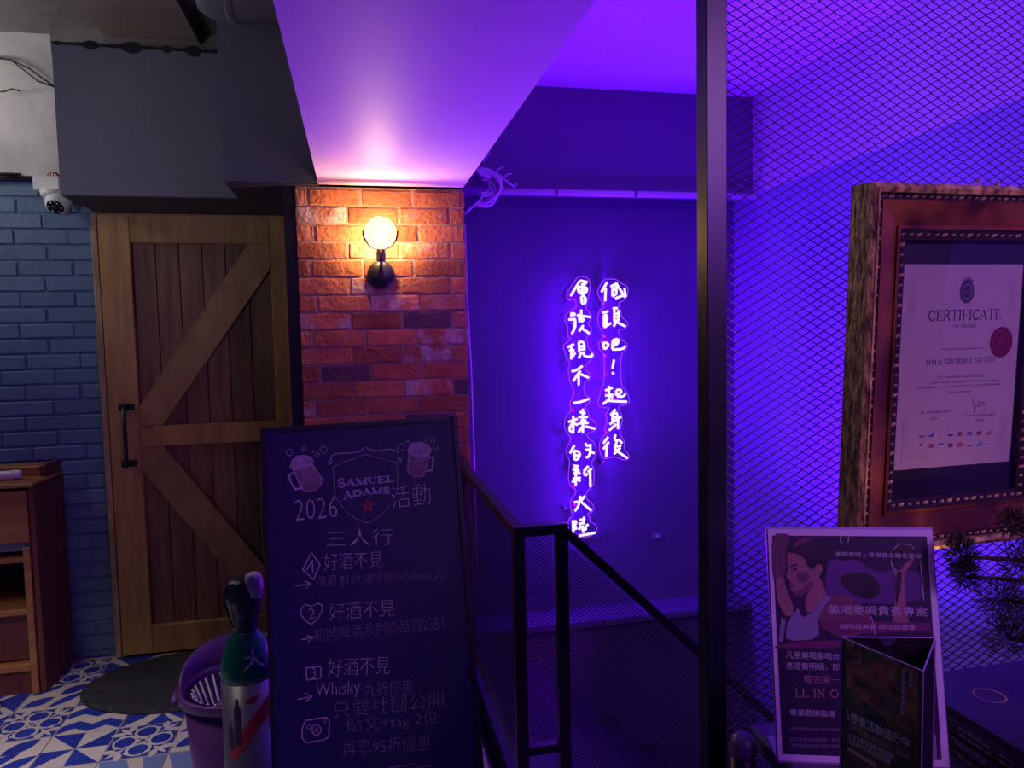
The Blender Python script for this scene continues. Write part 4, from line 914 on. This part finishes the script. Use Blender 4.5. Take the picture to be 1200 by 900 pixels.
# print, laid out on the sheet from the photograph (zoom origin 895,615, scale 5.854)
q_ = PP.uv
def z6(x, y): return q_(895+x/5.854, 615+y/5.854)
z7 = lambda x, y: q_(890+x/3.104, 610+y/3.104)
def pz(pts, w_, m, nm, f=z6):
    mb = MB(PP); p = [f(*a) for a in pts]
    if len(p) > 5:
        q = []
        for i_ in range(len(p)):
            a_, b_ = p[i_], p[(i_+1) % len(p)]; q += [(a_[0]*.78+b_[0]*.22, a_[1]*.78+b_[1]*.22), (a_[0]*.22+b_[0]*.78, a_[1]*.22+b_[1]*.78)]
        p = q
    mb.flat(p[::-1], w_); return mb.build(nm, M[m], t)
bd = .0085
MB(PP).flat([(-hw+bd-.003, -hh+bd), (hw-bd, -hh+bd), (hw-bd+.0015, hh-bd), (-hw+bd-.003, hh-bd)], .0004).build('printed_ground', M['posterdark'], t)
pz([(55, 60), (180, 60), (170, 110), (150, 200), (150, 330), (110, 380), (60, 380)], .0006, 'posterwarm', 'printed_blur')
pz([(430, 230), (560, 250), (640, 235), (720, 300), (790, 330), (900, 300), (1090, 330), (1110, 540), (420, 540)], .0006, 'postermid', 'printed_haze')
pz([(510, 360), (600, 325), (720, 330), (790, 390), (800, 470), (740, 520), (600, 480), (540, 420)], .0007, 'hair', 'printed_blur')
pz([(80, 380), (110, 350), (140, 360), (145, 420), (205, 560), (200, 620), (150, 630), (110, 560), (85, 470)], .0008, 'skin', 'printed_arm')
pz([(400, 560), (470, 480), (540, 475), (640, 520), (740, 620), (760, 700), (640, 760), (520, 770), (430, 730), (375, 670)], .0008, 'skindk', 'printed_shoulder')
pz([(290, 480), (390, 340), (420, 460), (450, 500), (370, 570), (300, 610), (280, 560)], .0009, 'skin', 'printed_neck')
face = [(160, 190), (190, 160), (300, 200), (370, 260), (395, 300), (385, 350), (360, 380), (330, 430), (290, 470), (240, 490), (205, 475), (200, 455), (180, 440), (190, 425), (178, 408), (188, 396), (165, 372), (150, 345), (168, 300), (158, 260)]
pz(face, .0010, 'skin', 'printed_face')
pz([(205, 475), (240, 490), (290, 470), (330, 430), (340, 380), (300, 400), (260, 440), (215, 455)], .0011, 'skindk', 'printed_jaw_shade')
pz([(160, 190), (165, 150), (210, 110), (270, 90), (350, 110), (410, 170), (430, 260), (430, 340), (400, 400), (385, 350), (395, 290), (350, 280), (340, 310), (300, 290), (280, 230), (220, 195)], .0012, 'hair', 'printed_hair')
pz([(350, 280), (385, 265), (405, 290), (395, 330), (365, 350), (350, 320)], .0013, 'skin', 'printed_ear')
pz([(175, 285), (215, 265), (240, 275), (215, 280), (180, 300)], .0012, 'hair', 'printed_eyebrow'); pz([(190, 305), (220, 295), (230, 305), (205, 315)], .0012, 'hair', 'printed_eye')
pz([(178, 410), (205, 408), (215, 418), (200, 430), (184, 434), (180, 424)], .0012, 'band', 'printed_lips')
pz([(225, 330), (290, 320), (320, 360), (270, 400), (230, 380)], .0011, 'posterwarm', 'printed_cheek')
pz([(380, 150), (430, 130), (465, 160), (470, 220), (440, 260), (405, 220)], .00115, 'hair', 'printed_hair_bun')
pz([(210, 120), (280, 85), (330, 95), (260, 130), (200, 160)], .0013, 'skindk', 'printed_hair_light')
pz([(430, 480), (470, 490), (400, 570), (370, 660), (380, 780), (150, 800), (150, 700), (190, 620), (240, 560), (255, 640), (330, 600), (390, 530)], .0014, 'shirt', 'printed_tank_top')
pz([(120, 630), (150, 650), (130, 800), (100, 800)], .0010, 'shirt', 'printed_fabric')
pz([(870, 240), (880, 300), (905, 330), (895, 550), (880, 700), (1000, 700), (975, 560), (960, 400), (965, 330), (1010, 270), (1035, 225), (1010, 230), (975, 260), (930, 320), (895, 300)], .0009, 'skin', 'printed_raised_arm')
pz([(915, 320), (945, 320), (940, 440), (905, 560), (900, 400)], .0010, 'hair', 'printed_arm_shade')
pz([(870, 160), (900, 135), (960, 120), (1030, 140), (1035, 220), (990, 240), (900, 245), (875, 220)], .0010, 'hair', 'printed_held_weight')
mb = MB(PP)
for L_ in ([(525, 68), (520, 110), (535, 130)], [(575, 68), (580, 105), (565, 130)], [(1070, 250), (1085, 420), (1095, 520)], [(870, 245), (880, 300), (895, 330)], [(735, 630), (750, 690), (760, 750)], [(885, 165), (930, 130), (1000, 135), (1028, 160)]): mb.line([z6(*p) for p in L_], .0009, .0016)
mb.build('printed_highlight', M['lettering'], t)
pz([(380, 660), (1140, 672), (1142, 728), (560, 745), (470, 740)], .0012, 'band', 'printed_band')
pz([(75, 830), (200, 800), (520, 790), (560, 790), (560, 840), (75, 845)], .0015, 'band', 'printed_band')
def pt(txt, a, b, h_, m='lettering', f=z6, bold=0):
    mb = MB(PP); text(mb, txt, f(*a), f(*b), h_, .0018, bold); mb.build('printed_lettering', M[m], t)
pt('美喝麥喝 x 尊尊健身聯名登場', (488, 215), (1078, 232), .0065)
pt('美喝麥喝貴賓專案', (440, 612), (1122, 630), .0125, bold=.002)
pt('越喝越美麗·越吃越健康', (520, 712), (1040, 720), .0065)
pt('凡至美喝麥喝台', (95, 500), (290, 508), .0095, f=z7); pt('憑證實明細，即', (95, 540), (290, 546), .0095, f=z7)
pt('尊完美一', (160, 590), (290, 594), .0105, 'letterred', f=z7)
mb = MB(PP); serif(mb, 'LL IN O', z7(128, 640), z7(290, 643), .0095, .0018, .16, .07); mb.build('printed_lettering', M['letterred'], t)
pt('專業教練指導', (110, 708), (275, 714), .0085, f=z7); pt('設計規劃適合個人飲食運動', (110, 762), (290, 766), .0045, 'letterdim', f=z7)
pt('週五至週日營業時間，會員', (110, 800), (290, 804), .0045, 'letterdim', f=z7); pt('憑證享美食折扣優惠活動', (112, 822), (290, 826), .0045, 'letterdim', f=z7)
pz([(620, 775), (640, 778), (645, 865), (622, 864)], .0012, 'letterdim', 'printed_block', z7)

# ---- triangular tent card
A, B, Cn = atZ(986, 747, 1.115), atZ(1096, 748, 1.115), atZ(1082, 787, 1.115)
def vert_pose(a, b): return Pose((a.x, a.y, TZ), (b.x-a.x, b.y-a.y, 0), (0, 0, 1))
t = empty('tent_card', ((A.x+B.x+Cn.x)/2, (A.y+B.y+Cn.y)/2, TZ), 'dark triangular tent card in a clear holder standing before the poster', 'tent card')
TH = 1.115-TZ
def side(a, b, nm, m, h=TH, inset=.0018):
    P = vert_pose(a, b); L = (Vector((b.x, b.y))-Vector((a.x, a.y))).length
    MB(P).box((.0008, .0005, -.0022), (L-.0008, h-.006, -.0012)).build(nm, M[m], t, fix=True)
    MB(P).box((0, .0003, -.0006), (L, h, .0006)).build('acrylic_wall', M['acrylic'], t, fix=True)
    return P, L
PF, LF = side(A, Cn, 'front_card', 'card'); PR, LR = side(Cn, B, 'right_card', 'card')
PB = vert_pose(A, B); LB = (B-A).length
nt_ = [(LB/2+.009*cos(a), TH-.009*sin(a)) for a in [pi*i/10 for i in range(11)]]
MB(PB).prism([(0.001, 0.001), (LB-.001, .001), (LB-.001, TH)]+nt_+[(.001, TH)], -.0006, .0006).build('rear_wall', M['card'], t, fix=True)
for p_ in ((A, B), (A, Cn), (Cn, B)): MB().tube([(p_[0].x, p_[0].y, 1.1155), (p_[1].x, p_[1].y, 1.1155)], .0008, 4).build('top_edge', M['acryledge'], t)
for p_ in (A, B, Cn): MB().tube([(p_.x, p_.y, TZ+.001), (p_.x, p_.y, 1.115)], .0009, 4).build('corner_edge', M['acryledge'], t)
f_ = PF.uv
zt = lambda x, y: f_(980+x/5.625, 740+y/5.625)
mb = MB(PF); mb.flat([zt(*p) for p in [(60, 50), (540, 262), (530, 700), (300, 560), (60, 350)]][::-1], .0000-.0009); mb.build('printed_picture', M['flame'], t)
def ft(txt, a, b, h_, m='lettering', bold=0):
    mb = MB(PF); text(mb, txt, zt(*a), zt(*b), h_, -.0007, bold); mb.build('printed_lettering', M[m], t)
ft('|', (76, 582), (82, 584), .011); ft('雙重活動進行中', (92, 600), (480, 780), .0115, bold=.003)
ft('活動一：即日起至月底，全品項', (76, 645), (480, 850), .006, 'letterdim'); ft('LC會員獨享優惠方案開跑', (76, 700), (375, 850), .0065); ft('憑結帳門市享加價購優惠', (76, 740), (355, 885), .0065)
mb = MB(PF); mb.line([zt(80, 775), zt(255, 885)], .0048, -.0007); mb.build('printed_bar', M['letterred'], t)
mb = MB(PF); 
for i in range(9): c = zt(445-1.5*i, 262+34*i); mb.flat([(c[0]-.0022, c[1]-.0024), (c[0]+.0018, c[1]-.002), (c[0]+.002, c[1]+.0022), (c[0]-.002, c[1]+.002)], -.0007)
for i in range(3): c = zt(488, 285+34*i); mb.flat([(c[0]-.0022, c[1]-.0024), (c[0]+.0018, c[1]-.002), (c[0]+.002, c[1]+.0022), (c[0]-.002, c[1]+.002)], -.0007)
mb.build('printed_side_column', M['letterdim'], t)
mb = MB(PF)
for x, y in ((110, 90), (150, 205), (230, 280), (150, 160), (90, 300), (400, 380)): c = zt(x, y); mb.flat(circ(c[0], c[1], .0008, .0012, 7), -.0007)
mb.build('printed_spark', M['lettering'], t)

# ---- stack of flat boxes
BX0, BX1, BY0, BY1 = .748, 1.06, .50, .872
z = TZ
for i in range(6):
    hgt = .0095 if i < 5 else .017
    o = empty('flat_box', ((BX0+BX1)/2, (BY0+BY1)/2, z), ['bottom one', 'second from the bottom', 'third from the bottom', 'third from the top', 'second from the top', 'topmost'][i]+' of the stacked flat black boxes' + (', with copper ring on its lid' if i == 5 else ''), 'box', 'stacked flat black boxes')
    j = (.004*sin(i*2.3)) if i < 5 else .0
    wbox((BX0+j, BY0+j, z+.0003), (BX1+j, BY1, z+hgt-.0006)).build('box_body', M['box'], o, bevel=.0008)
    mb = MB(Pose((BX0+j-.0004, BY1, z), (0, -1, 0), (0, 0, 1)))
    if i < 5:
        text(mb, '精選禮盒 · 商品內容 · 成分標示 · 保存期限', (.10, .0022), (.33, .0022), .0052, .0002, .01); mb.build('printed_lettering', M['boxline'], o)
    else:
        mb.line([(.07, .0015), (.36, .0015)], .0008, .0002); mb.build('printed_line', M['boxline'], o)
        c = atZ(1160, 815, z+hgt); LP = Pose((c.x, c.y, z+hgt-.0004), (1, 0, 0), (0, 1, 0))
        mb = MB(LP); k = 30
        for a in range(k):
            a0, a1 = 2*pi*a/k, 2*pi*(a+1)/k
            def rp(an, r_): return (.020*r_*cos(an), .020*r_*sin(an), .0003)
            r1 = .88-.05*cos(a0); r2 = .88-.05*cos(a1)
            mb.add([rp(a0, r1), rp(a0, 1), rp(a1, 1), rp(a1, r2)], [(0, 1, 2, 3)])
        mb.build('printed_ring', M['copper'], o)
        mb = MB(LP); text(mb, 'GIFT  BOX', (.012, -.055), (.11, -.055), .006, .0003); 
        mb = MB(LP); mb.line([(.01, -.035), (.06, -.036), (.12, -.034)], .0012, .0003); mb.line([(.03, -.03), (.05, -.03)], .0012, .0003); mb.build('printed_line', M['copper'], o)
    z += hgt
BT = z

# ---- bonsai pine
t = empty('bonsai_pine', (.93, .70, BT), 'small bonsai pine with dark bushy needle tufts at the right edge, before the gilt frame', 'plant')
MB().lathe((.93, .70, BT), [(.045, 0), (.055, .006), (.066, .035), (.070, .05), (.063, .05), (.058, .04), (.01, .04)], 28, cap=False).build('pot', M['pot'], t, True, fix=True)
MB().tube([(.93, .70, BT+.035), (.915, .71, BT+.07), (.89, .735, BT+.10), (.895, .755, BT+.16), (.87, .77, BT+.21), (.86, .775, BT+.25)], [.014, .012, .010, .009, .007, .005], 8).build('trunk', M['bark'], t, True)
cl = [((1125, 648), .024, .028), ((1132, 672), .022, .022), ((1190, 612), .028, .022), ((1172, 700), .036, .030), ((1196, 660), .034, .034), ((1180, 745), .036, .034), ((1200, 720), .04, .04)]
DD = .93
for (px, py), rx, rz in cl:
    c = CAM+ray(px, py)*DD
    MB().tube([(.88, .76, max(c.z-.02, BT+.09)), ((.88+c.x)/2, (.76+c.y)/2, c.z-.012), (c.x, c.y, c.z-.004)], [.004, .003, .002], 6).build('branch', M['bark'], t, True)
    mb = MB()
    for k in range(520):
        d = Vector((random.gauss(0, 1), random.gauss(0, 1), random.gauss(0, 1))).normalized(); q = random.random()**.5*.8
        b = c+Vector((d.x*rx, d.y*rx*.8, d.z*rz))*q; d2 = (d+Vector((random.gauss(0, .35), random.gauss(0, .35), random.gauss(.25, .35)))).normalized()
        e = b+d2*random.uniform(.009, .016); s_ = d2.orthogonal().normalized()*.00055; s2 = d2.cross(s_).normalized()*.00055
        mb.add([b+s_, b-s_*.5+s2, b-s_*.5-s2, e], [(0, 1, 3), (1, 2, 3), (2, 0, 3)], True)
    mb.build('needle_tuft', M['needle'], t, kind='stuff')

# ================================================================== certificate in ornate frame, hung on the mesh
FP = yawtilt((.864, .9, 1.389), .036, -.051, -.003)
t = empty('framed_certificate', (.864, .92, 1.38), 'ornate brown and gilt picture frame with an award certificate hung on the mesh screen', 'picture frame')
L_, R_2, T_, B_ = -.183, .183, .2565, -.2655
fw = .072; fh = .075
def ringpiece(nm, m, o0, o1, w0a, w0b, w1a, w1b, k=4):
    """four mitred mouldings between outer inset o0 and inner inset o1 (fractions of the width)"""
    def rect(o): return [(L_+fw*o, B_+fh*o), (R_2-fw*o, B_+fh*o), (R_2-fw*o, T_-fh*o), (L_+fw*o, T_-fh*o)]
    a, b = rect(o0), rect(o1)
    for i in range(4):
        j = (i+1) % 4; mb = MB(FP)
        mb.add([(*a[i], w0a), (*a[j], w0a), (*b[j], w1a), (*b[i], w1a), (*a[i], w0b), (*a[j], w0b), (*b[j], w1b), (*b[i], w1b)],
               [(3, 2, 1, 0), (4, 5, 6, 7), (0, 1, 5, 4), (1, 2, 6, 5), (2, 3, 7, 6), (3, 0, 4, 7)])
        mb.build(nm, M[m], t, fix=True)
W_ = -.008
ringpiece('outer_moulding', 'gold', 0, .09, W_-.014, .018, W_-.014, .023)
ringpiece('outer_fillet', 'gold', .09, .17, W_-.014, .024, W_-.014, .021)
ringpiece('bead_bed', 'darkbead', .17, .29, W_-.014, .015, W_-.014, .014)
ringpiece('brown_cove', 'brown', .29, .74, W_-.014, .016, W_-.014, .006)
ringpiece('cove_lip', 'brown', .74, .80, W_-.014, .009, W_-.014, .009)
ringpiece('inner_bed', 'darkbead', .80, 1.0, W_-.014, .006, W_-.014, .003)
def beads(o, wv, r_, nm, step):
    mb = MB(FP); pts = []
    x0, x1, y0, y1 = L_+fw*o, R_2-fw*o, B_+fh*o, T_-fh*o
    n1 = int((x1-x0)/step); n2 = int((y1-y0)/step)
    pts = [(x0+(x1-x0)*i/n1, y0) for i in range(n1)]+[(x1, y0+(y1-y0)*i/n2) for i in range(n2)]+[(x1-(x1-x0)*i/n1, y1) for i in range(n1)]+[(x0, y1-(y1-y0)*i/n2) for i in range(n2)]
    for i, (u, v) in enumerate(pts):
        s_ = r_*(1 if i % 2 else .7); du, dv = (s_*.6, s_*.5) if i % 3 else (s_, s_*.7)
        mb.mi = 0 if i % 2 == 0 else 1
        mb.add([(u-du, v-dv, wv), (u+du, v-dv*.4, wv), (u+du, v+dv, wv), (u-du, v+dv*.5, wv), (u, v, wv+s_)], [(0, 1, 4), (1, 2, 4), (2, 3, 4), (3, 0, 4)])
    mb.build(nm, [M['darkbead'], M['goldbead']], t, kind='stuff')
beads(.23, .0145, .0042, 'beading', .0064); beads(.90, .0045, .0045, 'beading', .0070)
MB(FP).box((L_+fw-.002, B_+fh-.002, -.012), (R_2-fw+.002, T_-fh+.002, -.006)).build('mount_board', M['matboard'], t, fix=True)
MB(FP).box((-.105, -.1485, -.0058), (.105, .1485, -.0040)).build('certificate_sheet', M['paper'], t, fix=True)
MB(FP).box((L_+fw-.002, B_+fh-.002, .0005), (R_2-fw+.002, T_-fh+.002, .002)).build('glass_pane', M['glass'], t, fix=True)
c_ = FP.uv; PW = -.0037
zc = lambda x, y: c_(1050+x/8, 310+y/8)
zd = lambda x, y: c_(980+x/3.75, 400+y/3.75)
mb = MB(FP); serif(mb, 'CERTIFICATE', zc(320, 527), zc(1008, 512), .0145, PW, .13, .05); serif(mb, 'OF AWARD', zc(560, 595), zc(775, 588), .0046, PW, .14, .08)
serif(mb, 'MALA GOURMET CO.LTD', zd(402, 105), zd(705, 88), .0068, PW, .15, .07); mb.build('printed_lettering', M['ink'], t)
mb = MB(FP); cc = zc(686, 255)
mb.flat([(cc[0]+.0125*cos(2*pi*i/18)*(1+.05*(i % 2)), cc[1]+.0165*sin(2*pi*i/18)*(1+.05*(i % 2))) for i in range(18)], PW)
for dx in (-.008, -.004, 0, .004, .008): mb.flat([(cc[0]+dx-.002, cc[1]+.014), (cc[0]+dx+.002, cc[1]+.014), (cc[0]+dx*1.1, cc[1]+.023-abs(dx)*.4)], PW+.0001)
mb.build('printed_crest', M['ink'], t)
mb = MB(FP); mb.line([(cc[0]+.0085*cos(2*pi*i/16), cc[1]+.011*sin(2*pi*i/16)) for i in range(16)], .0009, PW+.0003, True); mb.line([(cc[0]-.005, cc[1]), (cc[0]+.005, cc[1])], .0008, PW+.0003); mb.build('printed_crest_ring', M['inklight'], t)
cs = zc(1007, 728); mb = MB(FP); mb.flat([(cs[0]+.0205*cos(2*pi*i/40)*(1+.02*(i % 2)), cs[1]+.0225*sin(2*pi*i/40)*(1+.02*(i % 2))) for i in range(40)], PW+.0004); mb.build('red_seal', M['seal'], t)
mb = MB(FP); mb.line([(cs[0]+.015*cos(2*pi*i/24), cs[1]+.0165*sin(2*pi*i/24)) for i in range(24)], .0007, PW+.0006, True)
mb.line([(cs[0]-.006, cs[1]-.004), (cs[0], cs[1]+.008), (cs[0]+.006, cs[1]-.004), (cs[0]-.007, cs[1]+.003), (cs[0]+.007, cs[1]+.003)], .0007, PW+.0006, True); mb.build('seal_stamp', M['flag_r'], t)
def ct(txt, a, b, h_, m='ink'):
    mb = MB(FP); text(mb, txt, zd(*a), zd(*b), h_, PW); mb.build('printed_lettering', M[m], t)
ct('This award is presented to', (472, 42), (660, 36), .0036); ct('This certificate is awarded for', (452, 164), (660, 156), .0036); ct('outstanding designer in Asian Restaurant', (422, 190), (720, 176), .0036)
ct('2024 Singapore International Food Innovation Challenge', (362, 214), (735, 194), .0038); ct('Championship', (500, 232), (602, 226), .0034)
ct('DR. WAYNE CHEN', (376, 322), (508, 314), .0036); ct('Date', (426, 345), (456, 343), .003); ct('Founder & President', (570, 334), (708, 326), .0034); ct('Official', (618, 354), (656, 351), .003)
mb = MB(FP); mb.line([zd(*p) for p in [(608, 245), (612, 275), (618, 320), (614, 300), (625, 285), (640, 262), (645, 285), (630, 290), (640, 272), (658, 268), (655, 285), (670, 262), (660, 310)]], .0007, PW); mb.build('signature', M['ink'], t)
for r_ in range(2):
    for k in range(8):
        u, v = zd(385+42*k, (415 if r_ == 0 else 463)-1.6*k); mb = MB(FP); mb.mi = 0
        mb.flat([(u-.0042, v-.0030), (u+.0042, v-.0030), (u+.0042, v+.0030), (u-.0042, v+.0030)], PW); mb.mi = 1
        if (k+r_) % 3 == 0: mb.flat([(u-.0042, v-.0030), (u+.0042, v-.0030), (u+.0042, v), (u-.0042, v)], PW+.0002)
        elif (k+r_) % 3 == 1: mb.flat([(u-.0042, v), (u, v), (u, v+.003), (u-.0042, v+.003)], PW+.0002)
        else: mb.flat(circ(u, v, .0015, .0015, 8), PW+.0002)
        cols = [('flag_w', 'flag_r'), ('flag_b', 'flag_w'), ('flag_w', 'flag_b'), ('flag_w', 'seal'), ('flag_r', 'flag_b'), ('flag_b', 'flag_w'), ('flag_b', 'flag_r'), ('flag_r', 'flag_w')][(k+3*r_) % 8]
        mb.build('printed_flag', [M[cols[0]], M[cols[1]]], t)
mb = MB(FP)
for su in (-1, 1):
    for sv in (-1, 1):
        u, v = su*.092, sv*.136
        mb.line([(u, v-sv*.002), (u-su*.05, v-sv*.001)], .0006, PW); mb.line([(u-su*.01, v-sv*.006), (u-su*.045, v-sv*.005)], .0005, PW)
        mb.line([(u, v), (u+su*.001, v-sv*.06)], .0006, PW); mb.line([(u-su*.006, v-sv*.012), (u-su*.005, v-sv*.07)], .0005, PW)
        mb.line([(u-su*.004+.006*cos(a), v-sv*.05+.007*sin(a)) for a in [2*pi*i/10 for i in range(10)]], .0005, PW, True)
        mb.line([(u-su*.008+.004*cos(a), v-sv*.024+.006*sin(a)) for a in [2*pi*i/10 for i in range(10)]], .0005, PW, True)
mb.build('printed_border_scroll', M['inklight'], t)
hk = atY(1150, 214, .93)
t2 = MB()
for k in range(6): t2.tube([(hk.x-.03+.011*k, .925, FP(0, T_).z+.002), (hk.x-.025+.011*k, .93, FP(0, T_).z+.012+.004*(k % 3)), (hk.x-.012+.009*k, .94, FP(0, T_).z+.006)], .0016, 5)
t2.tube([(hk.x, .925, FP(0, T_).z+.004), (hk.x-.002, .935, FP(0, T_).z+.022)], .002, 5)
t2.build('hanging_wire', M['goldbead'], t, True)
# picture lamp glow low behind the poster: small warm lamp
t = empty('mini_spot_lamp', (.80, .875, TZ), 'tiny dark lamp standing on the counter hidden behind the poster', 'lamp')
t.location = (.70, .87, TZ)
MB().lathe((.70, .87, TZ), [(.015, 0), (.015, .02), (.009, .03), (.009, .05)], 16).build('lamp_body', M['black'], t, True, fix=True)
light('mini_spot_light', 'SPOT', (.79, .845, 1.02), 1.1, (1, .5, .12), 0, (.80, .89, 1.2), spot=radians(75))
